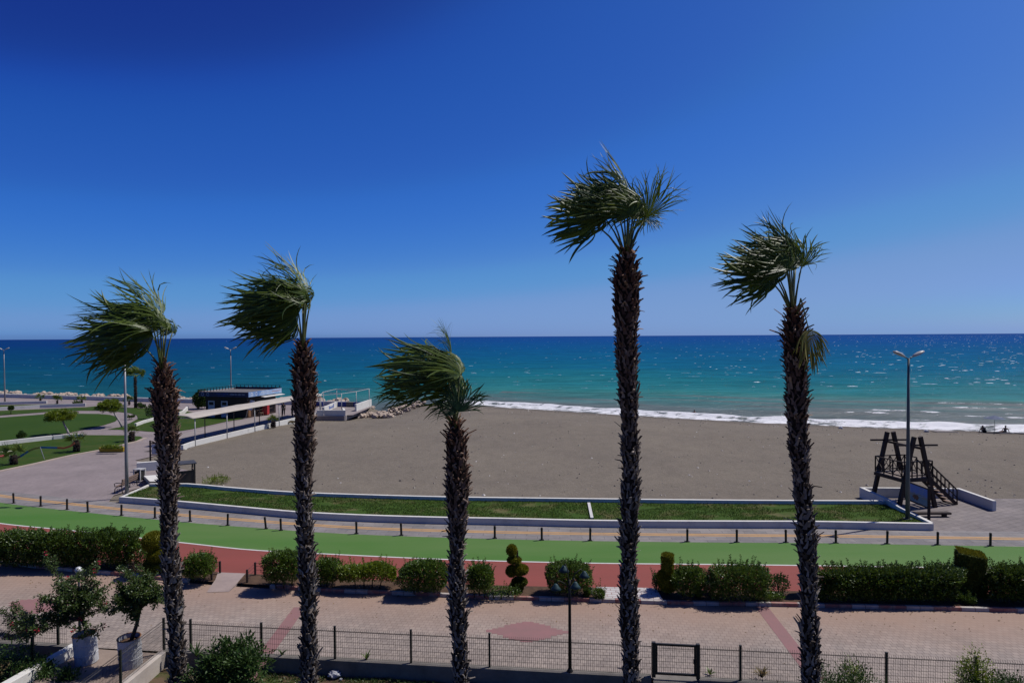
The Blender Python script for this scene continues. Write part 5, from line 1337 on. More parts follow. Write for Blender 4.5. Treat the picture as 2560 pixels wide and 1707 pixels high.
face_leaves(mb, 7000, False); mb.build('foliage', m_topd, t, local=True)
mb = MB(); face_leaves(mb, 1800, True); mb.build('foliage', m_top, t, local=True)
mb = MB(); mb.tube([(0, 0, -.02), (0, 0, .3)], .07, 8); mb.build('stem', m_stem, t, local=True)

# umbrella trees on the left lawn
def umbrella_tree(label, base_px, crown, seed, lean):
    rr = random.Random(seed); c = P(*base_px, .04); k = c.y / FPX
    x0, x1, yt, yb = crown; cx = ((x0 + x1) / 2 - base_px[0]) * k; w = (x1 - x0) / 2 * k; zt = (base_px[1] - yt) * k * 1.0; zb = (base_px[1] - yb) * k
    t = thing('umbrella_tree', label, 'tree', c, 0, 'flat crowned trees on the seaside lawn')
    mb = MB(); kx = cx + lean * k; mb.tube([(0, 0, -.05), (kx * .3, 0, zb * .35), (kx * .75, 0, zb * .8), (kx, 0, zb + .2)], [.13, .10, .09, .07], 9)
    tr = mb.build('trunk', mat('whitewashed bark', (.46, .43, .41), (.30, .27, .25), 3, .9), t, local=True, smooth=True)
    mb = MB()
    for i in range(9):
        a = i * .7; mb.tube([(kx, 0, zb + .1), (kx + math.cos(a) * w * .35, math.sin(a) * w * .35, zb + .35), (cx + math.cos(a) * w * .75, math.sin(a) * w * .75, (zb + zt) / 2)], [.05, .035, .015], 6)
    mb.build('limbs', m_stem, t, local=True, smooth=True)
    mb = MB(); h = (zt - zb)
    cl = []
    for i in range(70):
        a = rr.uniform(0, 6.28); q = math.sqrt(rr.random()) * .82; cl.append(V((cx + math.cos(a) * q * w, math.sin(a) * q * w, zb + h * (.05 + .85 * (1 - q * q * .8) ** .5 * rr.uniform(.25, 1.0)))))
    for i in range(12000):
        c0 = rr.choice(cl); d = V((rr.gauss(0, 1), rr.gauss(0, 1), rr.gauss(0, .7))).normalized(); p = c0 + d * rr.uniform(.05, .26); p.z = max(p.z, zb - .02 + .1 * rr.random())
        mb.leaf(p, d + V((0, 0, .4)), V((rr.uniform(-1, 1), rr.uniform(-1, 1), 1)), rr.uniform(.09, .16), .08)
    mb.build('crown', m_umb, t, local=True)
umbrella_tree('left flat crowned tree with a thin whitewashed trunk on the lawn', (173, 1086), (113, 192, 1023, 1054), 81, 4)
umbrella_tree('right flat crowned tree with a leaning trunk beside the left lamp pole', (306, 1067), (239, 312, 997, 1031), 82, 8)
bush('shrub', 'dark rounded tree like shrub behind the left corner of the kiosk', 'shrub', 488, 522, 974, 1022, 1.2, 83, m_dark, z=0, n=2600, leaf=.2, sprigs=0, skirt=.1)
for i, (x0, x1, yt, yb, lb) in enumerate(((48, 60, 1083, 1096, 'small round bush on the main lawn behind the thick white wall'), (184, 200, 1004, 1013, 'low bush against the back white wall'), (24, 31, 1014, 1035, 'thin staked sapling on the back lawn at the left'), (318, 334, 1040, 1048, 'small clump of plants at the round end of the path'), (348, 362, 1014, 1020, 'low bush beside the small distant palm'), (365, 392, 1012, 1046, 'loose pale shrub left of the first palm crown shaft'), (520, 545, 1020, 1032, 'round bush at the foot of the kiosk doors'), (345, 352, 1010, 1017, 'tiny bush in front of the sea wall'))):
    bush('shrub', lb, 'shrub', x0, x1, yt, yb, .5, 90 + i, m_hedge2 if i % 2 else m_dark, z=.04, n=420, leaf=.14, sprigs=3, skirt=.15 if i not in (2, 3) else .5)
rr = random.Random(3); t0 = P(279, 1122, .4); mb = MB()
tg_ = thing('flower_plants', 'green leafy plants growing in the yellow trough', 'plants', t0)
for i in range(900):
    p = V((rr.uniform(-.85, .85), rr.uniform(-.22, .22), rr.uniform(-.02, .22) * (1 + .5 * math.sin(rr.random() * 9)))); mb.leaf(p, V((rr.uniform(-1, 1), rr.uniform(-1, 1), 1)), V((rr.uniform(-1, 1), rr.uniform(-1, 1), .4)), .13, .06)
mb.build('foliage', m_umb, tg_, local=True)
bush('weed', 'patch of yellow green weeds on the sand beside the changing cabin', 'weed', 514, 572, 1194, 1207, 1.0, 110, m_umb, z=-.05, n=420, leaf=.08, sprigs=4, skirt=0.0)
bush('weed', 'dry weed fringe on the sand at the foot of the beach wall', 'weed', 714, 742, 1052, 1057, .5, 111, m_dry, z=-.05, n=300, leaf=.1, sprigs=0, skirt=0)

# ------------------------------------------------------------------ garden plants in the foreground
def shrub_at(name, label, cat, px, py, Y, w, h, n, mt, seed, leaf=.09, z=-.36, stems=6, droop=0.0, shoots=8, zoff=0):
    rr = random.Random(seed); x = ray(px, py).x / ray(px, py).y * Y
    t = thing(name, label, cat, (x, Y, z)); mb = MB(); st = MB()
    ends = []
    for i in range(stems):
        a = rr.uniform(0, 6.28); q = math.sqrt(rr.random()); e = V((math.cos(a) * q * w * .6, math.sin(a) * q * w * .5, h * rr.uniform(.6, .95)))
        st.tube([(0, 0, -.05), e * .5 + V((rr.uniform(-.1, .1), 0, .05)), e], [.03, .02, .008], 5); ends.append(e)
    cl = [V((rr.uniform(-1, 1) * w * .8, rr.uniform(-1, 1) * w * .6, h * rr.uniform(.1, .85))) for i in range(int(26 + n / 160))]
    cl = [c for c in cl if (c.x / w) ** 2 + ((c.z - h * .4) / (h * .62)) ** 2 < 1.0] + ends
    for i in range(n):
        c = rr.choice(cl); d = V((rr.gauss(0, 1), rr.gauss(0, 1), rr.gauss(0, 1))).normalized(); p = c + d * rr.uniform(.05, .26) * (h ** .5)
        if p.z < 0: continue
        mb.leaf(p, d + V((0, 0, .25 - droop)), V((rr.uniform(-1, 1), rr.uniform(-1, 1), 1)), leaf * rr.uniform(.6, 1.4), leaf * .42)
    for i in range(shoots):
        e = rr.choice(ends); d = V((rr.uniform(-.6, .6), rr.uniform(-.4, .4), 1)).normalized(); L = rr.uniform(.15, .4) * h ** .5
        for j in range(12): 
            a = j * 2.4; mb.leaf(e + d * L * j / 12, d * .7 + V((math.cos(a), math.sin(a), 0)), V((0, 0, 1)), leaf * .9, leaf * .4)
    mb.build('foliage', mt, t, local=True); st.build('stems', m_stem, t, local=True, smooth=True)
    return t
shrub_at('shrub', 'big dark glossy shrub between the first and second palm trunks', 'shrub', 588, 1650, 19.6, 1.05, 1.55, 5200, m_dark, 120, .13, stems=14, shoots=16)
shrub_at('shrub', 'low dark shrub at the foot of the first palm', 'shrub', 500, 1690, 19.4, .7, .75, 1800, m_dark, 121, .12)
shrub_at('shrub', 'dense mound of dark foliage just right of the rightmost palm', 'shrub', 2104, 1690, 18.4, 1.0, 1.30, 6500, m_dark, 122, .07, shoots=12)
shrub_at('shrub', 'small bright sprig reaching above the fence right of the rightmost palm', 'shrub', 2132, 1650, 18.45, .18, 1.50, 420, m_umb, 123, .08, shoots=4)
q = fence_at(2440); tv = shrub_at('climbing_plant', 'bright green creeper climbing the fence post at the lower right', 'climbing plant', 2438, 1660, q.y - .12, .40, 1.65, 3600, m_umb, 124, .07, shoots=10)
shrub_at('shrub', 'thin trailing twigs left of the creeper covered post', 'shrub', 2372, 1690, q.y - .4, .45, .85, 520, m_hedge, 125, .07, shoots=8)
shrub_at('shrub', 'loose dark shrub at the lower right corner', 'shrub', 2525, 1690, 18.2, .9, 1.15, 3000, m_dark, 126, .09, shoots=14)
shrub_at('shrub', 'reddish dry shrub in front of the fence left of the rightmost palm', 'shrub', 1950, 1700, 18.6, .5, .62, 500, m_dry, 127, .08, shoots=8)
for i, (px, w, h, lb) in enumerate(((-10, 1.5, 1.05, 'dark mass of shrubs at the lower left corner'), (92, .55, .75, 'dark shrub beside the white passage wall'))):
    shrub_at('shrub', lb, 'shrub', px, 1680, 20.2, w, h, 4200 if i == 0 else 2400, m_dark, 130 + i, .10, stems=10, shoots=10)
shrub_at('shrub', 'dark low palm like plant on the passage floor', 'shrub', 165, 1690, 19.9, .35, .6, 700, m_dark, 133, .12)
def blades(label, px, Y, z, n, L, seed, mt=None):
    rr = random.Random(seed); x = ray(px, 1690).x / ray(px, 1690).y * Y; t = thing('spiky_plant', label, 'plant', (x, Y, z)); mb = MB()
    for i in range(n):
        a = rr.uniform(0, 6.28); e = rr.uniform(.5, 1.35); d = V((math.cos(a) * math.cos(e), math.sin(a) * math.cos(e), math.sin(e))); s = V((-math.sin(a), math.cos(a), 0)) * .022
        l = L * rr.uniform(.7, 1.1); p1 = d * l * .55; p2 = p1 + (d + V((0, 0, -.5))).normalized() * l * .5
        mb.add([-s, s, p1 + s, p1 - s, p2], [(0, 1, 2, 3), (3, 2, 4)])
    mb.build('leaves', mt or m_hedge, t, local=True)
blades('spiky leaved plant in front of the post at the lower right', 2210, 18.5, -.3, 26, .95, 140)
blades('spiky leaved plant at the foot of the fence near the lower right corner', 2245, 18.7, -.3, 20, .7, 141)
blades('small grassy tuft at the fence just right of the first palm', 492, 21.1, .1, 14, .5, 142, m_dark)
blades('small two leaved sprout growing on the wall behind the fence', 917, 20.75, .12, 9, .3, 143)
blades('tiny sprout at the fence left of the second palm', 706, 21.1, .12, 8, .26, 144, m_dark)
blades('small tuft inside the gate at its right end', 1775, 19.9, .02, 12, .28, 145)
blades('dry grass tuft at the fence right of the gate', 1905, 19.55, .1, 30, .38, 146, m_dry)
# ground cover of the garden
mb = MB(); rr = random.Random(77)
for i in range(20000):
    x = rr.uniform(-11.0, 16); yl = fa.y + (x - fa.x) * fd.y / fd.x - .2; y = yl - rr.random() ** 1.3 * 4.0
    if noise.noise(V((x * .8, y * .8, 4))) < -.12: continue
    z = -.36 + .05 * noise.noise(V((x * .8, y * .8, 0))); mb.leaf(V((x, y, z)), V((rr.uniform(-1, 1), rr.uniform(-1, 1), rr.uniform(.3, 1.2))), V((rr.uniform(-1, 1), rr.uniform(-1, 1), 1)), rr.uniform(.05, .13), .04)
tag(mb.build('leaves', m_bou), 'weedy green ground cover below the concrete garden wall', 'ground cover', kind='stuff').name = 'ground_cover'
# dry leaves and crumbs of earth swept along the kerb
mb = MB(); rr = random.Random(89)
for i in range(900):
    x = rr.uniform(-22, 19); y = fit_y(L_kerb, x) - .05 - rr.random() ** 3 * 2.2 - (rr.random() < .08) * rr.uniform(0, 2.5)
    if noise.noise(V((x * .7, 3, 1))) < -.05 and rr.random() < .8: continue
    mb.leaf(V((x, y, .006)), V((rr.uniform(-1, 1), rr.uniform(-1, 1), .15)), V((rr.uniform(-.4, .4), rr.uniform(-.4, .4), 1)), rr.uniform(.03, .09), .035)
tag(mb.build('leaves', leafmat('fallen leaves', (.07, .045, .02), (.20, .13, .05), .05, .8, .1)), 'brown fallen leaves scattered along the red and white kerb', 'fallen leaves', kind='stuff').name = 'leaf_litter'
# pebbles, shells and scraps of weed on the sand
mb = MB(); rr = random.Random(88)
for i in range(2600):
    x = rr.uniform(-24, 60); y = rr.uniform(41, 116); s, q = sdist(x, y)
    if s > -1.5 or x < -26 + (116 - y) * .03: continue
    if rr.random() > .35 and s < -9 and y > 47: continue
    k = rr.uniform(.03, .10) * (1.5 if rr.random() < .05 else 1); z = ground_z(x, y) + .01; a = rr.uniform(0, 6.28)
    mb.cur = rr.random(); c_, s_ = math.cos(a) * k, math.sin(a) * k
    mb.add([(x - c_, y - s_, z), (x + s_, y - c_, z), (x + c_, y + s_, z), (x - s_, y + c_, z), (x, y, z + k * .8)], [(0, 1, 4), (1, 2, 4), (2, 3, 4), (3, 0, 4)])
mt, nt, b = new_mat('pebbles'); g = N(nt, 'ShaderNodeNewGeometry')
nt.links.new(ramp(nt, g.outputs['Random Per Island'], [(0, (.03, .025, .02)), (.55, (.10, .08, .065)), (.8, (.22, .18, .15)), (1, (.5, .47, .44))]), b.inputs['Base Color'])
tag(mb.build('pebbles', mt), 'small pebbles and scraps scattered over the grey beach sand', 'pebbles', kind='stuff')
# litter
for i, (px, py, s, lb) in enumerate(((836, 1692, .17, 'crumpled white plastic bag on the ground below the concrete wall'), (852, 1699, .05, 'small white pebble right of the crumpled bag'), (2316, 1080, .25, 'white bundle lying on the sand near the waterline'), (2102, 1071, .22, 'small white object on the sand by the surf'))):
    z = -.34 if i < 2 else None
    q = P(px, py, -.34) if i < 2 else PG(px, py)
    mb = MB(); mb.blob((q.x, q.y, q.z + s * .5), (s * 1.1, s * .8, s * .6), 14, 10, .5, 2.4, i * 3.0); solo(mb, 'litter', mat('white plastic %d' % i, (.72, .72, .75), (.5, .5, .54), 20, .5), lb, 'litter')

# ------------------------------------------------------------------ barrels with bougainvillea
m_barrel = mat('flaking white barrel paint', (.56, .56, .58), (.26, .22, .20), 3.2, .7, .3, .3, lo=.52, hi=.75)
m_rust = mat('rusty rim', (.30, .14, .06), (.18, .08, .04), 8, .9)
def barrel(px, py, label, tilt):
    c = P(px, py, -.004); t = thing('barrel', label, 'barrel', c); t.rotation_euler = tilt
    prof = [(.31, 0), (.325, .02), (.325, .28), (.335, .30), (.325, .32), (.325, .58), (.335, .60), (.325, .62), (.325, .90)]
    mb = MB(); mb.lathe(prof, n=24, caps=False); mb.lathe([(.31, .0), (.31, .90)], n=24, caps=False); mb.build('drum', m_barrel, t, local=True, smooth=False)
    mb = MB(); mb.lathe([(.315, .895), (.34, .905), (.315, .92), (.30, .905)], n=24, caps=False); mb.build('rim', m_rust, t, local=True)
    mb = MB(); mb.lathe([(.0, .78), (.31, .76)], n=20, caps=False); mb.build('earth', m_soil, t, local=True)
    return t, c
bA, cA = barrel(217, 1654, 'old stained white barrel with a sprawling flowering shrub, in shade', (R(2), R(-3), 0))
bB, cB = barrel(327, 1663, 'sunlit white barrel with rusty rim holding a small tree', (R(3), R(-2), .4))
def branches(name, label, cat, base, tips, seed, mt, leafn, leaf=.08, flowers=0, r0=.05, fork=None):
    rr = random.Random(seed); t = thing(name, label, cat, base); st, lf, fl = MB(), MB(), MB(); fk = V((0, 0, 0))
    if fork: fk = D(fork[0], fork[1], base.y + .05) - V(base); st.tube([(0, 0, -.1), fk * .5 + V((.05, 0, 0)), fk], [r0 * 1.15, r0, r0 * .8], 7)
    for (px, py, dy, forks) in tips:
        e = D(px, py, base.y + dy) - V(base); q_ = e - fk; mid = fk + q_ * .5 + V((rr.uniform(-.1, .1), rr.uniform(-.1, .1), .10)); pts = [fk, fk + q_ * .22 + V((0, 0, .06)), mid, e]
        st.tube(pts, [r0 * (.6 if fork else 1), r0 * .45, r0 * .28, .006], 6)
        segs = [(pts[1], mid), (mid, e)]
        for k in range(forks):
            f = rr.uniform(.4, .95); p = mid.lerp(e, (f - .4) / .6); d = V((rr.uniform(-1, 1), rr.uniform(-.8, .8), rr.uniform(-.25, .8))).normalized() * rr.uniform(.2, .55); st.tube([p, p + d * .5 + V((0, 0, .04)), p + d], [.012, .008, .004], 5); segs.append((p, p + d))
        for a, b_ in segs:
            n = int(leafn * (b_ - a).length)
            for j in range(n):
                p = a.lerp(b_, rr.random() ** .7); d = V((rr.gauss(0, 1), rr.gauss(0, 1), rr.gauss(.2, 1))).normalized(); p = p + d * rr.uniform(.0, .10)
                lf.leaf(p, d, V((rr.uniform(-1, 1), rr.uniform(-1, 1), 1)), leaf * rr.uniform(.6, 1.3), leaf * .55)
        for j in range(flowers):
            if rr.random() < .5:
                a, b_ = rr.choice(segs); c = b_
                for q in range(16): d = V((rr.gauss(0, 1), rr.gauss(0, 1), rr.gauss(0, 1))).normalized(); fl.leaf(c + d * .03, d, V((rr.uniform(-1, 1), 0, 1)), .06, .045)
    st.build('branches', m_stem, t, local=True, smooth=True); lf.build('foliage', mt, t, local=True)
    if fl.v: fl.build('flowers', m_flower, t, local=True).data.materials[0] = m_flower
    return t
branches('flowering_shrub', 'sprawling flowering shrub growing out of the shaded barrel', 'shrub', cA + V((0, 0, .80)), [
    (112, 1402, .3, 2), (138, 1455, .5, 3), (92, 1487, -.2, 3), (150, 1480, .2, 5), (170, 1445, .6, 4), (210, 1425, .4, 4), (235, 1450, .2, 5), (255, 1470, .5, 5), (100, 1545, -.4, 4), (70, 1575, -.6, 4), (128, 1560, -.1, 5), (160, 1520, -.3, 6), (190, 1500, .1, 6), (225, 1500, -.2, 6), (262, 1525, .3, 4), (246, 1590, -.3, 3), (180, 1470, -.1, 5), (30, 1560, -.5, 3), (50, 1600, -.7, 3), (140, 1530, .3, 5), (120, 1510, -.1, 5), (205, 1470, .3, 5), (240, 1505, .5, 5)], 151, m_bou, 185, .085, 2, .05, (203, 1548))
branches('potted_tree', 'small bent leafy tree growing out of the sunlit barrel', 'tree', cB + V((0, 0, .80)), [
    (312, 1420, .2, 3), (300, 1460, .0, 6), (330, 1462, .3, 6), (352, 1450, -.1, 6), (378, 1455, .3, 6), (400, 1470, .0, 5), (418, 1488, .2, 3), (360, 1490, -.3, 7), (336, 1500, .2, 7), (310, 1500, .1, 6), (290, 1510, -.2, 5), (385, 1495, .1, 6), (345, 1480, .4, 7), (370, 1435, .4, 4), (320, 1530, -.3, 5), (270, 1530, .1, 4), (340, 1555, -.2, 3)], 152, m_bou, 230, .085, 0, .055, (350, 1522))
branches('flowering_shrub', 'thin arching shrub with loose twigs at the left edge', 'shrub', P(60, 1610, -.3), [(0, 1520, .2, 3), (30, 1522, .4, 4), (52, 1525, .2, 5), (70, 1545, .1, 5), (20, 1555, .2, 4), (92, 1575, .3, 4), (-20, 1590, .1, 3), (58, 1570, -.2, 5), (8, 1600, -.3, 4)], 153, m_bou, 120, .08, 0, .035)

# ------------------------------------------------------------------ boulders
rk = []; rr = random.Random(9)
for i in range(6):
    mb = MB(); mb.blob((0, 0, 0), (.5, .42, .36), 10, 7, .55, 1.7, i * 5.3); me = mb.build('boulder', m_rock); rk.append(me)
def boulder(p, s, label, group, first=[0]):
    k = rr.randrange(6); o = rk[k]
    if 'used' in o: o = o.copy(); C.objects.link(o)
    o['used'] = 1; o.location = p; o.scale = (s * rr.uniform(.8, 1.3), s * rr.uniform(.8, 1.2), s * rr.uniform(.8, 1.15)); o.rotation_euler = (rr.uniform(-.4, .4), rr.uniform(-.4, .4), rr.uniform(0, 6.28)); tag(o, label, 'boulder', group)
for i in range(95):
    f = rr.random() ** .8; c0 = P(925, 1030).lerp(P(1060, 1008, -1.2), f); wdt = 2.6 * (1 - .55 * f)
    q = rr.uniform(-1, 1); p = V((c0.x + q * wdt * .9, c0.y + q * .5, 0)); h = (1 - abs(q)) * .55 * (1 - .5 * f)
    p.z = max(ground_z(p.x, p.y), -1.5) * .9 + .12 + h * rr.random()
    boulder(p, rr.uniform(.55, 1.35) * (1 - .25 * f), 'pale limestone boulder in the rock spit beside the white terrace', 'boulders of the rock spit')
for i in range(130):
    x = -24 - 76 * rr.random(); k = [c for c in coast[:6]]
    for j in range(5):
        if coast[j].x <= x <= coast[j + 1].x: y = coast[j].y + (coast[j + 1].y - coast[j].y) * (x - coast[j].x) / (coast[j + 1].x - coast[j].x)
    boulder(V((x, y + .9 + rr.uniform(0, 1.4), .30 + .30 * rr.random() - .1)), rr.uniform(.7, 1.35), 'pale boulder piled behind the long white sea wall', 'boulders behind the sea wall')
for o in rk:
    if 'used' in o: del o['used']
for o in C.objects:
    if 'used' in o: del o['used']

# ------------------------------------------------------------------ people
m_skin = mat('tanned skin', (.30, .16, .10), (.26, .14, .09), 6, .55)
def skin_mesh(name, joints, edges, radii, mt, parent, root=0, sub=1):
    me = bpy.data.meshes.new(name + '_raw'); me.from_pydata([V(j) for j in joints], edges, [])
    o = bpy.data.objects.new(name + '_raw', me); C.objects.link(o)
    o.modifiers.new('skin', 'SKIN'); s = o.modifiers.new('sub', 'SUBSURF'); s.levels = sub; s.render_levels = sub
    for i, r in enumerate(radii):
        d = me.skin_vertices[0].data[i]; d.radius = (r, r); d.use_root = (i == root)
    dg = bpy.context.evaluated_depsgraph_get(); dg.update()
    m2 = bpy.data.meshes.new_from_object(o.evaluated_get(dg)); m2.name = name
    bpy.data.objects.remove(o)
    m2.materials.clear(); m2.materials.append(mt); m2.polygons.foreach_set('use_smooth', [True] * len(m2.polygons))
    r = bpy.data.objects.new(name, m2); C.objects.link(r); r.parent = parent; return r
def person(label, loc, rz, J, shirt, trousers, hair, hat=False):
    """J: dict of joints in metres"""
    t = thing('person', label, 'person', loc, rz)
    names = ['pelvis', 'chest', 'neck', 'head', 'crown', 'shl', 'ell', 'wrl', 'hal', 'shr', 'elr', 'wrr', 'har', 'hil', 'knl', 'anl', 'tol', 'hir', 'knr', 'anr', 'tor']
    rad = dict(pelvis=.13, chest=.14, neck=.055, head=.085, crown=.075, shl=.065, ell=.045, wrl=.03, hal=.028, shr=.065, elr=.045, wrr=.03, har=.028, hil=.09, knl=.06, anl=.042, tol=.035, hir=.09, knr=.06, anr=.042, tor=.035)
    ix = {n: i for i, n in enumerate(names)}
    E = [('pelvis', 'chest'), ('chest', 'neck'), ('neck', 'head'), ('head', 'crown'), ('chest', 'shl'), ('shl', 'ell'), ('ell', 'wrl'), ('wrl', 'hal'), ('chest', 'shr'), ('shr', 'elr'), ('elr', 'wrr'), ('wrr', 'har'), ('pelvis', 'hil'), ('hil', 'knl'), ('knl', 'anl'), ('anl', 'tol'), ('pelvis', 'hir'), ('hir', 'knr'), ('knr', 'anr'), ('anr', 'tor')]
    skin_mesh('body', [J[n] for n in names], [(ix[a], ix[b_]) for a, b_ in E], [rad[n] for n in names], m_skin, t)
    # fingers
    mb = MB()
    for s in 'lr':
        w, h = V(J['wr' + s]), V(J['ha' + s]); d = (h - w).normalized(); sd = d.cross(V((.3, .9, .2))).normalized()
        for k in range(4):
            p = h + sd * (.016 * (k - 1.5)); L = (.065, .08, .075, .055)[k]; mb.tube([p, p + d * L * .6, p + d * L + V((0, 0, -.015))], [.009, .008, .006], 5)
        mb.tube([w + d * .03, w + d * .05 + sd * .045, w + d * .09 + sd * .05], [.011, .01, .007], 5)
    mb.build('fingers', m_skin, t, local=True, smooth=True)
    def sub(nm, keep, extra, mt):
        ks = [n for n in names if n in keep]; kx = {n: i for i, n in enumerate(ks)}
        skin_mesh(nm, [J[n] for n in ks], [(kx[a], kx[b_]) for a, b_ in E if a in kx and b_ in kx], [rad[n] + extra for n in ks], mt, t)
    if shirt: sub('shirt', ('pelvis', 'chest', 'shl', 'ell', 'shr', 'elr'), .018, shirt)
    if trousers[1]: sub('trousers', ('pelvis', 'hil', 'knl', 'anl', 'hir', 'knr', 'anr'), .02, trousers[0])
    else: sub('shorts', ('pelvis', 'hil', 'knl', 'hir', 'knr'), .014, trousers[0])
    hd, cr = V(J['head']), V(J['crown']); u = (cr - hd).normalized()
    mb = MB(); mb.blob(hd + u * .065 + V((0, .015, 0)), (.098, .105, .09), 12, 8); mb.build('hair', hair, t, local=True, smooth=True)
    mb = MB(); f = V((0, -1, 0)); mb.blob(hd + f * .098 + u * .01, (.014, .02, .022), 6, 5); mb.blob(hd + f * .088 + u * .035 + V((.032, 0, 0)), (.013, .008, .008), 6, 4); mb.blob(hd + f * .088 + u * .035 - V((.032, 0, 0)), (.013, .008, .008), 6, 4); mb.blob(hd + f * .085 - u * .04, (.025, .008, .008), 6, 4)
    mb.build('face', m_skin, t, local=True, smooth=True)
    return t
stand = dict(pelvis=(0, 0, .95), chest=(0, .02, 1.30), neck=(0, .01, 1.47), head=(0, -.02, 1.58), crown=(0, -.02, 1.68), shl=(.19, .02, 1.40), ell=(.25, .03, 1.12), wrl=(.22, -.08, .90), hal=(.21, -.11, .84), shr=(-.19, .02, 1.40), elr=(-.26, .03, 1.12), wrr=(-.24, -.06, .88), har=(-.235, -.09, .82), hil=(.10, 0, .90), knl=(.11, -.03, .50), anl=(.11, .02, .09), tol=(.13, -.13, .03), hir=(-.10, 0, .90), knr=(-.13, -.06, .50), anr=(-.14, .0, .09), tor=(-.17, -.14, .03))
sit = dict(pelvis=(0, .0, .12), chest=(0, -.16, .46), neck=(0, -.24, .62), head=(0, -.31, .70), crown=(0, -.34, .80), shl=(.19, -.18, .55), ell=(.24, -.38, .40), wrl=(.14, -.56, .42), hal=(.09, -.62, .44), shr=(-.19, -.18, .55), elr=(-.24, -.38, .40), wrr=(-.12, -.56, .40), har=(-.07, -.61, .41), hil=(.10, -.06, .13), knl=(.15, -.44, .46), anl=(.14, -.60, .08), tol=(.15, -.74, .04), hir=(-.10, -.06, .13), knr=(-.15, -.44, .46), anr=(-.14, -.60, .08), tor=(-.15, -.74, .04))
recl = dict(sit); recl.update(chest=(0, .12, .45), neck=(0, .15, .61), head=(0, .12, .71), crown=(0, .11, .81), shl=(.19, .13, .54), shr=(-.19, .13, .54), ell=(.27, .26, .30), wrl=(.28, .36, .07), hal=(.28, .40, .03), elr=(-.26, -.02, .32), wrr=(-.2, -.22, .22), har=(-.18, -.29, .2), knl=(.14, -.5, .3), anl=(.13, -.86, .07), tol=(.14, -.92, .16), knr=(-.13, -.55, .22), anr=(-.12, -.92, .07), tor=(-.13, -.98, .15))
m_cblk = mat('black clothing', (.016, .016, .019), (.024, .024, .027), 8, .85); m_cnavy = mat('dark navy clothing', (.02, .024, .05), (.015, .018, .04), 8, .85); m_hair = mat('dark hair', (.014, .010, .008), None, 9, .6)
person('person dressed in black standing under the far end of the canopy', P(709, 1039, .02), R(40), stand, m_cblk, (m_cblk, True), m_hair)
person('person in dark clothes standing just left of the second palm trunk', P(731, 1041, .02), R(-60), stand, m_cnavy, (m_cblk, True), m_hair)
q = PG(2462, 1081); person('person sitting hunched forward with knees up left of the beach umbrella', q, R(-75), sit, m_cblk, (m_cblk, False), m_hair)
q2 = PG(2512, 1082); person('person leaning back on the sand right of the beach umbrella', q2, R(-70), recl, None, (m_cnavy, False), m_hair)
q3 = PG(2486, 1081); t = thing('beach_umbrella', 'thin beach umbrella planted in the sand between two sitting people', 'umbrella', q3)
mb = MB(); mb.tube([(0, 0, -.1), (0, 0, 1.95)], .02, 8); mb.build('pole', m_pole, t, local=True)
n = 8; mb = MB(); vs = [(0, 0, 1.98)]
for j in range(n): vs.append((1.12 * math.cos(j * .785), 1.12 * math.sin(j * .785), 1.62))
mb.add(vs, [(0, j + 1, (j + 1) % n + 1) for j in range(n)]); o = mb.build('canopy', mat('blue grey umbrella cloth', (.10, .13, .22), (.08, .11, .2), 2, .8), t, local=True); sd = o.modifiers.new('thickness', 'SOLIDIFY'); sd.thickness = .008
mb = MB()
for j in range(n): mb.tube([(0, 0, 1.93), (1.1 * math.cos(j * .785), 1.1 * math.sin(j * .785), 1.60)], .008, 5)
mb.build('ribs', m_pole, t, local=True)
for px0, px1, py, lb in ((2336, 2386, 1079.5, 'flat pale mat lying on the sand left of the sitting people'), (2545, 2600, 1084, 'dark towel on the sand at the right edge'), (2492, 2532, 1083, 'dark beach towel under the reclining person')):
    a, b_ = PG(px0, py), PG(px1, py); mb = MB(); mb.bar(a + V((0, 0, .06)), b_ + V((0, 0, .06)), .9, .05)
    solo(mb, 'beach_mat', mat('mat cloth ' + lb[:6], (.30, .27, .26) if px0 == 2336 else (.05, .045, .06), None, 3, .9), lb, 'beach mat')
sw_ = P(1736, 1031, SEA + .2); t = thing('person', 'swimmer with dark hair standing in the water behind the surf', 'person', (sw_.x, sw_.y, SEA - .2))
skin_mesh('body', [(0, 0, 0), (0, 0, .4), (0, 0, .56), (0, -.01, .66), (0, -.01, .76), (.18, 0, .46), (.3, -.1, .2), (-.18, 0, .46), (-.3, -.1, .2)], [(0, 1), (1, 2), (2, 3), (3, 4), (1, 5), (5, 6), (1, 7), (7, 8)], [.15, .14, .055, .09, .075, .06, .04, .06, .04], m_skin, t)
mb = MB(); mb.blob((0, .01, .74), (.10, .105, .085), 10, 7); mb.build('hair', m_hair, t, local=True, smooth=True)

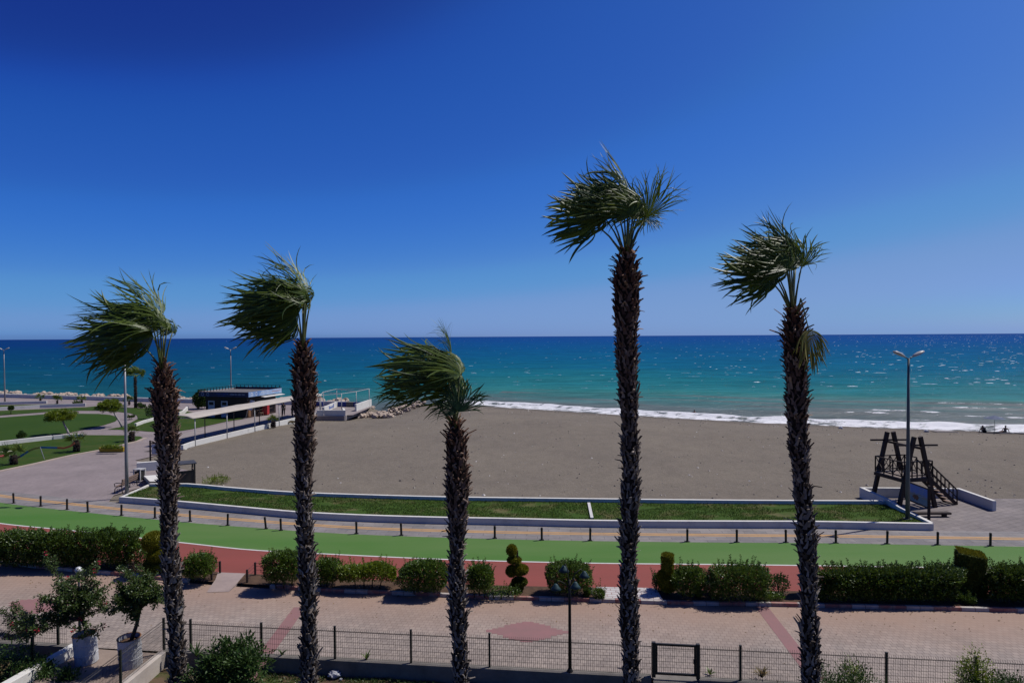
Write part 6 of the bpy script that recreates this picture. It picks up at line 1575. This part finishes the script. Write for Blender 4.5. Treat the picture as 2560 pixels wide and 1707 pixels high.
# ------------------------------------------------------------------ light
EL, AZ = 56.0, 67.0                           # AZ: clockwise from the view direction (+Y)
sd_ = V((math.sin(R(AZ)) * math.cos(R(EL)), math.cos(R(AZ)) * math.cos(R(EL)), math.sin(R(EL))))
sl = bpy.data.lights.new('sun', 'SUN'); sl.energy = 4.85; sl.angle = R(.53); sl.color = (1.0, .96, .90)
so_ = bpy.data.objects.new('sun', sl); C.objects.link(so_); so_.location = sd_ * 200; so_.rotation_euler = (-sd_).to_track_quat('-Z', 'Y').to_euler()
w = bpy.data.worlds.new('World'); S.world = w; w.use_nodes = True; nt = w.node_tree
sky = nt.nodes.new('ShaderNodeTexSky'); sky.sky_type = 'NISHITA'; sky.sun_disc = False
sky.sun_elevation = R(EL); sky.sun_rotation = R(AZ); sky.altitude = 0; sky.air_density = .4; sky.dust_density = .8; sky.ozone_density = 5.0
bg = nt.nodes['Background']; bg.inputs[1].default_value = .07
BG = .10
def s2l(v): v /= 255; return v / 12.92 if v <= .04045 else ((v + .055) / 1.055) ** 2.4
sc = nt.nodes.new('ShaderNodeVectorMath'); sc.operation = 'SCALE'; sc.inputs['Scale'].default_value = BG
cv = nt.nodes.new('ShaderNodeRGBCurve')                        # polarised, deep blue daylight; unseen sky near the sun whitened as added fill
for ch, pts in ((0, ((55, 19), (68, 24), (78, 36), (88, 46), (100, 60), (108, 71), (116, 84), (125, 94), (136, 114), (146, 120), (172, 130), (192, 178), (215, 238), (240, 250))), (1, ((76, 46), (90, 56), (99, 82), (112, 97), (117, 106), (126, 116), (140, 132), (147, 143), (160, 151), (187, 164), (205, 196), (225, 240), (242, 248))), (2, ((112, 130), (129, 141), (138, 170), (157, 188), (163, 197), (187, 206), (214, 212), (228, 236), (242, 246)))):
    c = cv.mapping.curves[ch]; P_ = [(s2l(a), s2l(b_)) for a, b_ in pts]
    c.points[0].location = (0, 0); c.points[1].location = (1, 1)
    for q in P_: c.points.new(*q)
cv.mapping.update()
sb = nt.nodes.new('ShaderNodeVectorMath'); sb.operation = 'SCALE'; sb.inputs['Scale'].default_value = 1 / BG
nt.links.new(sky.outputs[0], sc.inputs[0]); nt.links.new(sc.outputs[0], cv.inputs['Color']); nt.links.new(cv.outputs[0], sb.inputs[0]); nt.links.new(sb.outputs[0], bg.inputs[0])
bg.inputs[1].default_value = BG
S.view_settings.view_transform = 'Standard'; S.view_settings.look = 'None'; S.view_settings.exposure = 0; S.view_settings.gamma = 1
S.view_settings.use_curve_mapping = False
S.render.film_transparent = False
S.cycles.max_bounces = 6; S.cycles.diffuse_bounces = 3; S.cycles.transparent_max_bounces = 4
